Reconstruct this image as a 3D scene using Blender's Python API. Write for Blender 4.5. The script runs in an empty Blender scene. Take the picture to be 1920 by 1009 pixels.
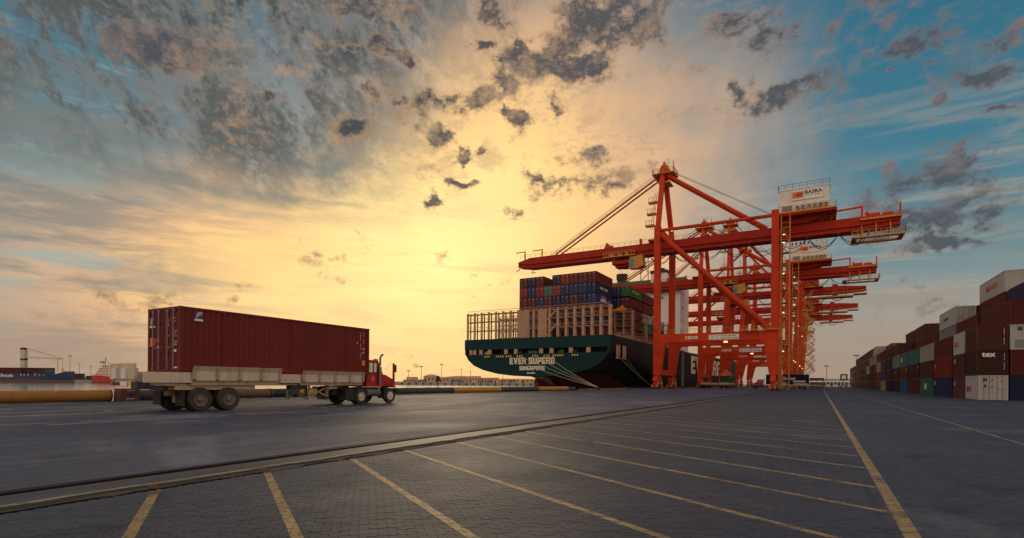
import bpy, bmesh, math, random
from mathutils import Vector, Matrix
random.seed(7)
SC = bpy.context.scene
COL = SC.collection
R_ = math.radians

# ------------------------------------------------------------------ camera
EYE = 1.5
YAW = math.atan(.578)                       # quay direction (+Y) lies this far right of the view axis
cam = bpy.data.cameras.new('camera'); camo = bpy.data.objects.new('camera', cam); COL.objects.link(camo)
cam.lens = 18.75; cam.sensor_width = 36; cam.shift_y = (716.5-504.5)/1920
cam.clip_end = 20000; cam.clip_start = .1
camo.matrix_world = Matrix.Translation((0,0,EYE)) @ Matrix.Rotation(YAW,4,'Z') @ Matrix.Rotation(R_(90),4,'X') @ Matrix.Rotation(.0075,4,'Z')
SC.camera = camo
RV = Vector((math.cos(YAW), math.sin(YAW), 0)); FV = Vector((-math.sin(YAW), math.cos(YAW), 0))

# ------------------------------------------------------------------ colour management
SC.view_settings.view_transform = 'Standard'; SC.view_settings.look = 'None'
SC.view_settings.exposure = .12; SC.view_settings.gamma = 1
SC.cycles.use_denoising = True; SC.cycles.use_adaptive_sampling = True; SC.cycles.adaptive_threshold = .02
SC.cycles.max_bounces = 6; SC.cycles.diffuse_bounces = 3; SC.cycles.glossy_bounces = 3
SC.cycles.sample_clamp_indirect = 4

# ------------------------------------------------------------------ node helper
class NT:
    def __init__(s, tree): s.t = tree; s.n = tree.nodes; s.l = tree.links
    def _in(s, sock, v):
        if v is None: return
        if isinstance(v, bpy.types.NodeSocket): s.l.new(v, sock)
        else:
            try: sock.default_value = v
            except Exception: sock.default_value = (*v, 1)
    def m(s, op, a, b=None, c=None, clamp=False):
        n = s.n.new('ShaderNodeMath'); n.operation = op; n.use_clamp = clamp
        for i, v in enumerate((a, b, c)): s._in(n.inputs[i], v)
        return n.outputs[0]
    def add(s,a,b): return s.m('ADD',a,b)
    def sub(s,a,b): return s.m('SUBTRACT',a,b)
    def mul(s,a,b): return s.m('MULTIPLY',a,b)
    def v(s, op, a, b=None, out=0):
        n = s.n.new('ShaderNodeVectorMath'); n.operation = op
        s._in(n.inputs[0], a)
        if b is not None: s._in(n.inputs[1], b)
        return n.outputs[out]
    def comb(s, x, y, z):
        n = s.n.new('ShaderNodeCombineXYZ')
        for i, v in enumerate((x,y,z)): s._in(n.inputs[i], v)
        return n.outputs[0]
    def sep(s, v):
        n = s.n.new('ShaderNodeSeparateXYZ'); s._in(n.inputs[0], v); return n.outputs
    def noise(s, vec, scale, detail=4, rough=.5, dist=0, color=False):
        n = s.n.new('ShaderNodeTexNoise'); s._in(n.inputs['Vector'], vec)
        n.inputs['Scale'].default_value = scale; n.inputs['Detail'].default_value = detail
        n.inputs['Roughness'].default_value = rough; n.inputs['Distortion'].default_value = dist
        return n.outputs['Color' if color else 'Fac']
    def ss(s, x, lo, hi):                    # smoothstep
        n = s.n.new('ShaderNodeMapRange'); n.interpolation_type = 'SMOOTHSTEP'
        s._in(n.inputs[0], x); n.inputs[1].default_value = lo; n.inputs[2].default_value = hi
        return n.outputs[0]
    def mix(s, f, a, b, mode='MIX'):
        n = s.n.new('ShaderNodeMix'); n.data_type = 'RGBA'; n.blend_type = mode
        s._in(n.inputs[0], f); s._in(n.inputs[6], a); s._in(n.inputs[7], b)
        return n.outputs[2]
    def ramp(s, f, stops):
        n = s.n.new('ShaderNodeValToRGB'); cr = n.color_ramp
        while len(cr.elements) < len(stops): cr.elements.new(.5)
        for e, (p, c) in zip(cr.elements, stops): e.position = p; e.color = (*c, 1)
        s._in(n.inputs[0], f); return n.outputs[0]

# ------------------------------------------------------------------ sky
def px_dir(x, y):
    u = (x-960)/1000; v = (716.5-y)/1000
    return (FV + RV*(u-.0075*v) + Vector((0,0,1))*(v+.0075*u)).normalized()
def px_ae(x, y):
    d = px_dir(x, y); return math.degrees(math.atan2(d.dot(RV), d.dot(FV))), math.degrees(math.asin(d.z))
SUN_DIR = px_dir(850, 450)                   # the glow behind the thin cloud
SUN_EL = math.asin(SUN_DIR.z); SUN_AZ = math.atan2(SUN_DIR.x, SUN_DIR.y)
world = bpy.data.worlds.new('World'); SC.world = world; world.use_nodes = True
def build_sky():
    T = NT(world.node_tree); T.n.clear()
    out = T.n.new('ShaderNodeOutputWorld'); bg = T.n.new('ShaderNodeBackground'); T.l.new(bg.outputs[0], out.inputs[0])
    tc = T.n.new('ShaderNodeTexCoord').outputs['Generated']
    d = T.v('NORMALIZE', tc)
    x, y, z = T.sep(d)
    az = T.mul(T.m('ARCTAN2', T.v('DOT_PRODUCT', d, tuple(RV), 1), T.v('DOT_PRODUCT', d, tuple(FV), 1)), 57.2958)
    el = T.mul(T.m('ARCSINE', z), 57.2958)
    el = T.m('ABSOLUTE', el)
    warp = T.sub(T.noise(d, 2.2, 4, .55), .5)
    warp2 = T.sub(T.noise(T.v('ADD', d, (5,3,1)), 3.0, 3, .5), .5)
    a1 = T.add(az, T.mul(warp, 26)); e1 = T.add(el, T.mul(warp2, 12))
    # clear sky: physical sky with the sun low at the glow, tinted towards the teal of the photograph
    sky = T.n.new('ShaderNodeTexSky'); sky.sky_type = 'NISHITA'; sky.sun_disc = False
    sky.sun_elevation = SUN_EL; sky.sun_rotation = SUN_AZ; sky.dust_density = 2.0; sky.ozone_density = 3
    clear = T.mix(1.0, sky.outputs[0], (.006, .006, .006), 'MULTIPLY')
    teal = T.ramp(T.m('DIVIDE', el, 60), [(0,(.30,.27,.22)),(.10,(.29,.28,.245)),(.19,(.120,.205,.222)),(.30,(.042,.165,.225)),(.55,(.018,.120,.185)),(1,(.040,.14,.22))])
    base = T.mix(1.0, teal, clear, 'ADD')
    # warm veil of lit high cloud round the sun
    da = T.sub(a1, px_ae(800,490)[0])
    da = T.m('DIVIDE', da, T.add(38, T.mul(T.ss(da, -10, 20), -3)))
    de = T.m('DIVIDE', T.sub(e1, px_ae(800,490)[1]), 29)
    # lean the glow: upwards it spreads to the right, downwards to the left
    da2 = T.sub(da, T.mul(de, .34))
    q = T.m('SQRT', T.add(T.mul(da2, da2), T.mul(de, de)))
    warm = T.ramp(T.m('DIVIDE', q, 2), [(0,(1.25,.94,.38)),(.10,(1.12,.82,.33)),(.22,(1.02,.655,.265)),(.36,(.92,.52,.235)),(.50,(.66,.42,.25)),(.75,(.36,.33,.28)),(1,(.25,.25,.24))])
    wf = T.m('SUBTRACT', 1.0, T.ss(T.add(q, T.mul(T.sub(T.noise(d, 5, 5, .6), .5), .5)), .42, 1.25))
    lm = T.mul(T.ss(T.sub(T.mul(T.sub(el, 22), .9), T.add(az, T.mul(warp, 18))), 6, 26), T.ss(T.add(el, T.mul(warp2, 9)), 14, 23))
    wf = T.mul(wf, T.sub(1.0, T.mul(lm, .78)))
    col = T.mix(wf, base, warm)
    # pale yellow-green breaks and long low strands of cloud
    sv = T.comb(T.mul(az, .022), T.mul(el, .17), 0)
    st = T.noise(sv, 2.3, 6, .58, .6)
    lowm = T.mul(T.m('SUBTRACT', 1.0, T.ss(el, 17, 30)), T.add(.12, T.mul(.88, T.ss(T.m('ABSOLUTE', T.sub(az, px_ae(900,400)[0])), 12, 36))))
    greyst = T.mix(T.ss(el, 3, 14), (.33,.255,.20), (.30,.285,.25))
    col = T.mix(T.mul(T.mul(T.ss(st, .47, .64), lowm), .72), col, greyst)
    st2 = T.noise(T.v('ADD', T.comb(T.mul(az, .03), T.mul(el, .26), 0), (3.3,1.7,0)), 2.0, 5, .55, .5)
    lowc = T.m('SUBTRACT', 1.0, T.ss(el, 14, 22))
    col = T.mix(T.mul(T.mul(T.ss(st2, .52, .68), lowc), .45), col, T.mix(wf, (.46,.36,.25), (.93,.55,.27)))
    # blue-grey banks with teal gaps on the far left, out of the glow
    lf = T.mul(T.ss(T.sub(0, T.add(az, T.mul(warp, 10))), 22, 40), T.ss(el, 2, 5))
    lb = T.noise(T.comb(T.mul(az,.05), T.mul(el,.22), 6.1), 1.5, 7, .62, .35)
    col = T.mix(T.mul(T.mul(T.ss(lb,.46,.60), lf), .62), col, (.165,.185,.18))
    col = T.mix(T.mul(T.mul(T.m('SUBTRACT',1,T.ss(lb,.36,.46)), lf), .55), col, (.27,.40,.38))
    # grey-mauve band along the horizon
    hz = T.m('SUBTRACT', 1.0, T.ss(T.add(el, T.mul(warp2, 5)), 1.0, 8.5))
    col = T.mix(T.mul(hz, T.add(.06, T.mul(.84, T.ss(T.m('ABSOLUTE', T.sub(az, px_ae(700,700)[0])), 14, 30)))), col, (.36,.265,.20))
    # combed, streaky altocumulus high on the left
    ca, sa = math.cos(R_(-50)), math.sin(R_(-50))
    azw = T.add(az, T.mul(T.sub(T.noise(d, 4, 2, .5), .5), 4)); elw = T.add(el, T.mul(T.sub(T.noise(T.v('ADD', d, (7,1,2)), 4, 2, .5), .5), 4))
    s = T.add(T.mul(azw, ca), T.mul(elw, sa)); t = T.sub(T.mul(elw, ca), T.mul(azw, sa))
    wv = T.noise(T.comb(T.mul(s,.075), T.mul(t,.13), .4), 1.7, 9, .66, .0)
    wv2 = T.noise(T.comb(T.mul(s,.19), T.mul(t,.27), .9), 1.7, 9, .70, .0)
    wd = T.ss(T.add(wv, T.mul(T.sub(wv2,.5), .80)), .30, .56)
    gcol = T.mix(T.ss(wv2, .40, .62), (.185,.170,.150), (.052,.068,.075))
    col = T.mix(T.mul(T.mul(wd, lm), .95), col, gcol)
    pk = T.mul(T.ss(wv2, .53, .66), T.mul(T.ss(T.sub(0, az), 4, 20), T.mul(T.ss(el, 15, 20), T.m('SUBTRACT', 1, T.ss(el, 25, 31)))))
    col = T.mix(T.mul(pk, .42), col, (.46,.32,.21))
    # a long dark slate bank under them
    bk = T.mul(T.ss(T.noise(T.comb(T.mul(az,.03), T.mul(el,.12), 2.2), 2.0, 6, .6, .4), .44, .62), T.mul(T.ss(T.sub(0, az), 8, 20), T.mul(T.ss(el, 14.5, 18), T.m('SUBTRACT', 1, T.ss(el, 20, 25)))))
    col = T.mix(T.mul(bk, .75), col, (.165,.20,.19))
    # dark cumulus
    blobs = [(1080,42,95,46),(1195,58,62,34),(1015,120,52,26),(1085,132,52,20),(915,25,40,22),(890,80,16,9),(695,2,85,16),(760,98,20,9),(645,88,12,8),(715,80,20,8),
             (1500,160,72,32),(1376,160,26,16),(1400,30,70,24),(1470,55,60,28),(1560,60,62,28),(1620,10,60,14),(1690,92,58,17),(1860,74,58,22),(1660,135,14,7),(1745,190,24,11),(1872,211,42,11),(1840,135,56,20),
             (1675,345,92,60),(1770,345,105,70),(1700,405,125,54),(1790,390,85,52),(1850,400,72,28),(1790,440,90,20),
             (822,190,32,17),(770,205,30,22),(740,180,20,12),(680,176,20,9),(885,190,28,13),(950,160,22,13),(1038,206,14,17),(524,178,20,10),(965,232,14,11),
             (1112,300,38,14),(1180,325,34,22),(1222,310,24,24),(1150,352,50,14),(1040,345,50,13),(975,402,22,9),(826,256,18,12),(876,290,20,8),(920,283,12,7),(806,360,24,7),(878,348,34,7),(288,100,50,26),(655,235,40,20)]
    wob = T.noise(d, 16, 4, .6, 0, True); wob2 = T.noise(T.v('ADD', d, (3,1,6)), 5, 2, .5, 0, True)
    AE = T.v('ADD', T.comb(az, el, 0), T.v('ADD', T.v('MULTIPLY', T.v('SUBTRACT', wob, (.5,.5,.5)), (7,5,0)), T.v('MULTIPLY', T.v('SUBTRACT', wob2, (.5,.5,.5)), (2.5,2,0))))
    M = None
    for (bx,by,rx,ry) in blobs:
        ca_, ce_ = px_ae(bx,by); k = math.cos(math.atan((bx-960)/1000))**2
        ra = math.degrees(rx/1000)*k*1.30; re = math.degrees(ry/1000)*k*1.30
        u = T.v('LENGTH', T.v('MULTIPLY', T.v('SUBTRACT', AE, (ca_, ce_, 0)), (1/ra, 1/re, 0)), None, 1)
        M = u if M is None else T.m('MINIMUM', M, u)
    Mb = T.m('EXPONENT', T.mul(T.mul(M, M), -1.1))
    # the rest of the sky, out of frame too, carries the same scattered cumulus
    lowf = T.ss(T.noise(d, 2.6, 2, .5), .54, .70)
    outm = T.mul(T.mul(lowf, T.ss(T.m('ABSOLUTE', az), 46, 58)), T.ss(el, 8, 20))
    Mb = T.m('MAXIMUM', Mb, T.mul(outm, .8))
    def dens(vec):
        a = T.noise(vec, 8.5, 10, .66, .15); b = T.noise(vec, 30, 7, .68)
        return T.add(.5, T.mul(T.add(T.sub(a,.5), T.mul(T.sub(b,.5), .50)), 1.75))
    dv = T.v('MULTIPLY', d, (1,1,1.45))
    n0 = dens(dv)
    n1 = dens(T.v('ADD', dv, tuple(Vector(SUN_DIR)*.030)))
    small = T.mul(T.ss(el, 17, 27), .08)
    f0 = T.add(T.add(n0, T.mul(Mb, .43)), small)
    D = T.ss(f0, .665, .98)
    lit = T.m('MULTIPLY', T.sub(n0, n1), 3.6, clamp=True)
    near = T.m('SUBTRACT', 1.0, T.ss(q, .5, 1.25))
    darkc = T.mix(T.ss(f0, .72, 1.0), T.mix(near, (.175,.150,.145), (.40,.25,.14)), T.mix(near, (.070,.082,.100), (.060,.062,.075)))
    litc = T.mix(near, (.27,.19,.165), (.70,.43,.21))
    cc = T.mix(T.mul(lit, .50), darkc, litc)
    col = T.mix(T.mul(D, .93), col, cc)
    # cloud added out of frame, peach behind and cooler overhead, to light camera-facing sides
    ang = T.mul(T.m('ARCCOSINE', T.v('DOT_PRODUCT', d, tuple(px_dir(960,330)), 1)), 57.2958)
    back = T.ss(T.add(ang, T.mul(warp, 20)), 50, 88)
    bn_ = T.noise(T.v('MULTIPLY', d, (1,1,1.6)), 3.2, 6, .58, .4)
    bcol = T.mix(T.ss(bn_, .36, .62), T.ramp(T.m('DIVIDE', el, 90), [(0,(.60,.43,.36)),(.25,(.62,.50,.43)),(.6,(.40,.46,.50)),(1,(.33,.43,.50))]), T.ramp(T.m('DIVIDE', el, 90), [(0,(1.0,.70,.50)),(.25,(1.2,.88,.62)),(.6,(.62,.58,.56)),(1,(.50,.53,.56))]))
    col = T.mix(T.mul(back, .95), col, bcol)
    n3 = T.noise(T.v('MULTIPLY', d, (1,1,1.7)), 15, 8, .66, .3)
    col = T.mix(T.mul(T.mul(T.ss(n3, .53, .68), T.mul(T.ss(el, 14, 24), T.ss(az, -24, -8))), T.mul(T.sub(1.0, D), .55)), col, T.mix(near, (.20,.18,.17), (.50,.33,.20)))
    # fine mackerel ripple
    rp = T.noise(T.v('MULTIPLY', d, (1,1,2.2)), 60, 3, .6)
    rm = T.noise(T.v('ADD', d, (2,8,4)), 5.5, 3, .5)
    col = T.mix(T.mul(T.mul(T.ss(rp,.48,.62), T.ss(rm,.50,.62)), T.mul(T.ss(el,13,22), .30)), col, (.34,.27,.21))
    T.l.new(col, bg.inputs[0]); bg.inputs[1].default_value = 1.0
build_sky()
world.cycles.sampling_method = 'MANUAL'; world.cycles.sample_map_resolution = 512

sun = bpy.data.lights.new('sun', 'SUN'); suno = bpy.data.objects.new('sun', sun); COL.objects.link(suno)
sun.energy = .55; sun.angle = R_(18); sun.color = (1.0, .78, .5)
suno.rotation_euler = (-SUN_DIR).to_track_quat('-Z','Y').to_euler()

# ------------------------------------------------------------------ materials
MATS = {}
def mat(name, color, rough=.55, metal=0, var=.25, vscale=1.5, streak=0, emit=None, bump=0, plates=0, bscale=40, spec=.5, dirt=None):
    if name in MATS: return MATS[name]
    m = bpy.data.materials.new(name); m.use_nodes = True; MATS[name] = m
    T = NT(m.node_tree); b = T.n['Principled BSDF']
    tc = T.n.new('ShaderNodeTexCoord').outputs['Object']
    rnd = T.n.new('ShaderNodeObjectInfo').outputs['Random']
    vec = T.v('ADD', tc, T.comb(T.mul(rnd, 37), T.mul(rnd, 91), 0))
    n = T.noise(vec, vscale, 5, .6)
    f = T.add(1-var*.9, T.mul(n, 2*var*.9))
    c = T.mix(1.0, color, T.comb(f, f, f), 'MULTIPLY')
    if plates:
        x_, y_, z_ = T.sep(tc); bt = T.n.new('ShaderNodeTexBrick'); T.l.new(T.comb(T.add(x_, y_), z_, 0), bt.inputs['Vector'])
        bt.inputs['Scale'].default_value = 1.0; bt.inputs['Brick Width'].default_value = 3.6 if plates == 1 else 6.5; bt.inputs['Row Height'].default_value = 2.9 if plates == 1 else 1.9
        bt.inputs['Mortar Size'].default_value = .035; bt.inputs['Color1'].default_value = (1,1,1,1); bt.inputs['Color2'].default_value = (.84,.84,.84,1); bt.inputs['Mortar'].default_value = (.62,.62,.62,1)
        c = T.mix(.8, c, bt.outputs['Color'], 'MULTIPLY')
    if streak:
        sv = T.v('MULTIPLY', vec, (3.2, 3.2, .16)); sn = T.noise(sv, 1.3, 5, .65)
        c = T.mix(T.mul(T.ss(sn, .52, .74), streak), c, dirt or (.07,.045,.03))
    T.l.new(c, b.inputs['Base Color'])
    T.l.new(T.add(rough-.08, T.mul(n, .16)), b.inputs['Roughness'])
    b.inputs['Metallic'].default_value = metal; b.inputs['Specular IOR Level'].default_value = spec
    if emit: b.inputs['Emission Color'].default_value = (*emit[0],1); b.inputs['Emission Strength'].default_value = emit[1]
    if bump:
        bn = T.n.new('ShaderNodeBump'); bn.inputs['Strength'].default_value = bump; bn.inputs['Distance'].default_value = .02
        T.l.new(T.noise(vec, bscale, 4), bn.inputs['Height']); T.l.new(bn.outputs[0], b.inputs['Normal'])
    return m
def paint(name, c, **k):
    a = dict(rough=.5, var=.22, vscale=.7, streak=.35); a.update(k)
    return mat(name, c, **a)
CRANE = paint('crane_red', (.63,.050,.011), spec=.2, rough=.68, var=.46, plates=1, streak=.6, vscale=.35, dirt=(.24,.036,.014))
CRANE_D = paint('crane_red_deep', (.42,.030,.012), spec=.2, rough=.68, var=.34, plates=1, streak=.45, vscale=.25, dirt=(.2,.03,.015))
YEL = paint('crane_yellow', (.60,.26,.03), streak=.4, dirt=(.25,.09,.02))
STEEL = mat('steel', (.10,.095,.09), .5, .3)
DARK = mat('dark_rubber', (.018,.017,.017), .75, 0, .4, 3)
TYRE = mat('tyre', (.040,.034,.030), .85, 0, .5, 5)
RIM = mat('rim_dust', (.16,.13,.10), .7, 0, .4, 6)
RIMW = mat('rim_white', (.62,.56,.46), .5)
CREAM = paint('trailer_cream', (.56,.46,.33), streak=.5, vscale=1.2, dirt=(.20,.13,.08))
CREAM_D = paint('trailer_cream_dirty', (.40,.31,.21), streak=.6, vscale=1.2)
TRED = paint('tractor_red', (.46,.012,.014), rough=.35, streak=.12)
CGLASS = mat('truck_cab_glass', (.30,.50,.44), .1, 0, .1, spec=.6); CGLASS.node_tree.nodes['Principled BSDF'].inputs['Alpha'].default_value = .35
GLASS = mat('cab_glass', (.06,.12,.11), .08, 0, .1, spec=.9)
BLACK = mat('black', (.012,.012,.014), .55)
WHITE = paint('white_panel', (.74,.70,.62), streak=.18, dirt=(.40,.32,.22))
SIGNW = mat('sign_white', (.80,.77,.70), .5, 0, .06)
SIGNK = mat('sign_black', (.02,.02,.022), .5, 0, .05)
SIGNO = mat('sign_orange', (.80,.18,.04), .5, 0, .05)
SIGNY = mat('sign_yellow', (.85,.50,.04), .5, 0, .05)
SIGNB = mat('sign_blue', (.02,.05,.22), .5, 0, .05)
SIGNR = mat('sign_red', (.62,.03,.06), .5, 0, .05)
LAMP = mat('lamp_lit', (.9,.85,.7), .4, emit=((1,.86,.6), 1.4))
LAMPO = mat('lamp_amber', (.9,.5,.1), .4, emit=((1,.5,.12), 3))
HULLG = paint('hull_green', (.0012,.030,.032), spec=.2, rough=.6, plates=2, streak=.45, vscale=.18, dirt=(.018,.045,.04))
HULL_SHADED = paint('hull_shaded', (.011,.014,.014), spec=.2, rough=.6, plates=2, streak=.4, vscale=.18, dirt=(.05,.035,.025))  # shade on the sides put into a darker copy of the hull paint
HULLR = paint('hull_red', (.17,.018,.012), rough=.6, streak=.3, vscale=.3)
LASH = paint('lashing_brown', (.44,.255,.155), streak=.3, vscale=.4)
SHIPW = paint('ship_white', (.82,.75,.69), streak=.1, vscale=.1)
SHIPGN = paint('ship_green_trim', (.01,.16,.11), streak=.1)
ROPE = mat('rope', (.38,.34,.27), .9)
WOOD = mat('timber', (.13,.085,.04), .8, 0, .5, 6)

def ground_mat(name, kind):
    m = bpy.data.materials.new(name); m.use_nodes = True
    T = NT(m.node_tree); b = T.n['Principled BSDF']
    p = T.n.new('ShaderNodeNewGeometry').outputs['Position']
    big = T.noise(p, .09, 5, .6); mid = T.noise(p, .9, 5, .6); fine = T.noise(p, 22, 4, .6)
    if kind == 'apron':
        sv = T.v('MULTIPLY', p, (1.1,.09,1)); st = T.noise(sv, 1.0, 6, .65, .5)
        sv2 = T.v('MULTIPLY', p, (.12,1.0,1)); st2 = T.noise(sv2, .8, 5, .6, .4)
        c = T.mix(T.ss(big,.35,.65), (.040,.044,.071), (.062,.065,.094))
        c = T.mix(T.mul(T.ss(st,.52,.72),.75), c, (.118,.117,.145))
        c = T.mix(T.mul(T.ss(st2,.55,.72),.45), c, (.030,.029,.040))
        c = T.mix(T.mul(T.ss(mid,.56,.72),.4), c, (.098,.092,.104))
        tk_ = T.noise(T.v('MULTIPLY', T.v('ADD', p, T.v('MULTIPLY', T.noise(p, .05, 2, .5, 0, True), (6,0,0))), (2.6,.035,1)), 1.0, 4, .6)
        c = T.mix(T.mul(T.ss(tk_,.53,.66),.60), c, (.028,.026,.033))
        c = T.mix(T.mul(T.ss(T.noise(T.v('ADD', p, (9,4,0)), .42, 6, .7, .3),.57,.68),.85), c, (.020,.019,.025))
        c = T.mix(T.mul(T.ss(T.noise(T.v('ADD', p, (31,8,0)), .16, 7, .68, .6),.53,.65),.65), c, (.150,.145,.168))
        g1_ = T.noise(T.v('ADD', p, (4,7,0)), 1.3, 10, .78, .2); g2_ = T.noise(T.v('MULTIPLY', p, (1,.35,1)), .35, 8, .72, .4)
        k2 = T.add(.30, T.add(T.mul(g1_, .72), T.mul(g2_, .68))); c = T.mix(1.0, c, T.comb(k2,k2,k2), 'MULTIPLY')
        c = T.mix(T.mul(T.ss(T.noise(T.v('MULTIPLY', p, (.9,.12,1)), 2.4, 6, .7, .3),.60,.68),.6), c, (.150,.145,.160))
        rg = T.add(.50, T.mul(T.noise(T.v('MULTIPLY', p, (1,.4,1)), .22, 6, .65, .5), .42)); bs = .9
    elif kind == 'paver':
        st = T.noise(T.v('MULTIPLY', p, (.5,.10,1)), 1.0, 5, .6, .4)
        rows = T.noise(T.v('MULTIPLY', p, (3.2,3.2,1)), 1.6, 3, .7)
        rnd = T.n.new('ShaderNodeObjectInfo').outputs['Random']
        at = T.n.new('ShaderNodeAttribute'); at.attribute_name = 'tone'
        c = T.mix(T.ss(big,.35,.65), (.033,.036,.060), (.049,.052,.074))
        c = T.mix(T.mul(T.ss(st,.5,.7),.5), c, (.030,.030,.041))
        c = T.mix(T.mul(T.ss(mid,.55,.72),.35), c, (.076,.072,.080))
        k = T.add(.72, T.add(T.mul(rows,.46), T.mul(T.sub(at.outputs['Fac'], 0), .26)))
        c = T.mix(1.0, c, T.comb(k,k,k), 'MULTIPLY')
        c = T.mix(T.mul(T.ss(T.noise(T.v('ADD', p, (3,14,0)), .5, 7, .7, .4),.54,.68),.75), c, (.018,.018,.024))
        c = T.mix(T.mul(T.ss(T.noise(T.v('ADD', p, (23,2,0)), .25, 7, .7, .4),.54,.67),.60), c, (.098,.094,.108))
        tk_ = T.noise(T.v('MULTIPLY', T.v('ADD', p, T.v('MULTIPLY', T.noise(p, .06, 2, .5, 0, True), (7,0,0))), (2.2,.05,1)), 1.0, 4, .6)
        c = T.mix(T.mul(T.ss(tk_,.54,.68),.5), c, (.024,.023,.030))
        rg = T.add(.50, T.mul(T.noise(T.v('ADD', p, (1,5,0)), .3, 6, .65, .5), .34)); bs = .6
    elif kind == 'sand':
        c = T.mix(fine, (.022,.021,.024), (.040,.037,.036)); rg = .9; bs = .3
    else:                                    # kerb / rail beam concrete
        st = T.noise(T.v('MULTIPLY', p, (6,.5,1)), 1.0, 6, .65)
        c = T.mix(T.ss(st,.4,.65), (.044,.044,.056), (.072,.070,.082)); 
        c = T.mix(T.mul(T.ss(mid,.52,.7),.5), c, (.045,.043,.052)); rg = .6; bs = .4
    c = T.mix(T.mul(T.ss(fine,.60,.75),.35), c, (.16,.15,.14))
    c = T.mix(1.0, c, (1.22,1.22,1.22), 'MULTIPLY') if kind in ('apron','paver') else c
    b.inputs['Specular IOR Level'].default_value = .26
    T.l.new(c, b.inputs['Base Color']); T._in(b.inputs['Roughness'], rg)
    bn = T.n.new('ShaderNodeBump'); bn.inputs['Strength'].default_value = bs; bn.inputs['Distance'].default_value = .006
    T.l.new(T.add(T.mul(fine,.6), T.mul(T.noise(p,5,4),.8)), bn.inputs['Height']); T.l.new(bn.outputs[0], b.inputs['Normal'])
    return m
APRON = ground_mat('apron_asphalt','apron'); PAVER = ground_mat('paver_concrete','paver'); SAND = ground_mat('joint_sand','sand'); KERB = ground_mat('kerb_concrete','kerb')
def paint_line(name, c, wear, ground=(.07,.067,.07)):
    m = bpy.data.materials.new(name); m.use_nodes = True
    T = NT(m.node_tree); b = T.n['Principled BSDF']
    p = T.n.new('ShaderNodeNewGeometry').outputs['Position']
    n = T.add(T.mul(T.noise(p, 9, 6, .7), .6), T.mul(T.noise(p, 1.1, 4, .6), .4)); f = T.noise(p, 45, 4, .6)
    cc = T.mix(T.ss(T.noise(p, 2.5, 4), .4, .65), c, tuple(x*.68 for x in c))
    cc = T.mix(T.ss(n, wear, wear+.10), cc, ground)
    cc = T.mix(T.mul(T.ss(f,.58,.7),.5), cc, ground)
    T.l.new(cc, b.inputs['Base Color']); b.inputs['Roughness'].default_value = .65
    return m
LINE = paint_line('line_yellow', (.40,.255,.10), .515, (.055,.054,.066))
LINEF = paint_line('line_yellow_faint', (.46,.38,.25), .56, (.066,.066,.085))
LINEK = paint_line('kerb_yellow', (.31,.225,.13), .49, (.060,.054,.054))

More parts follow.
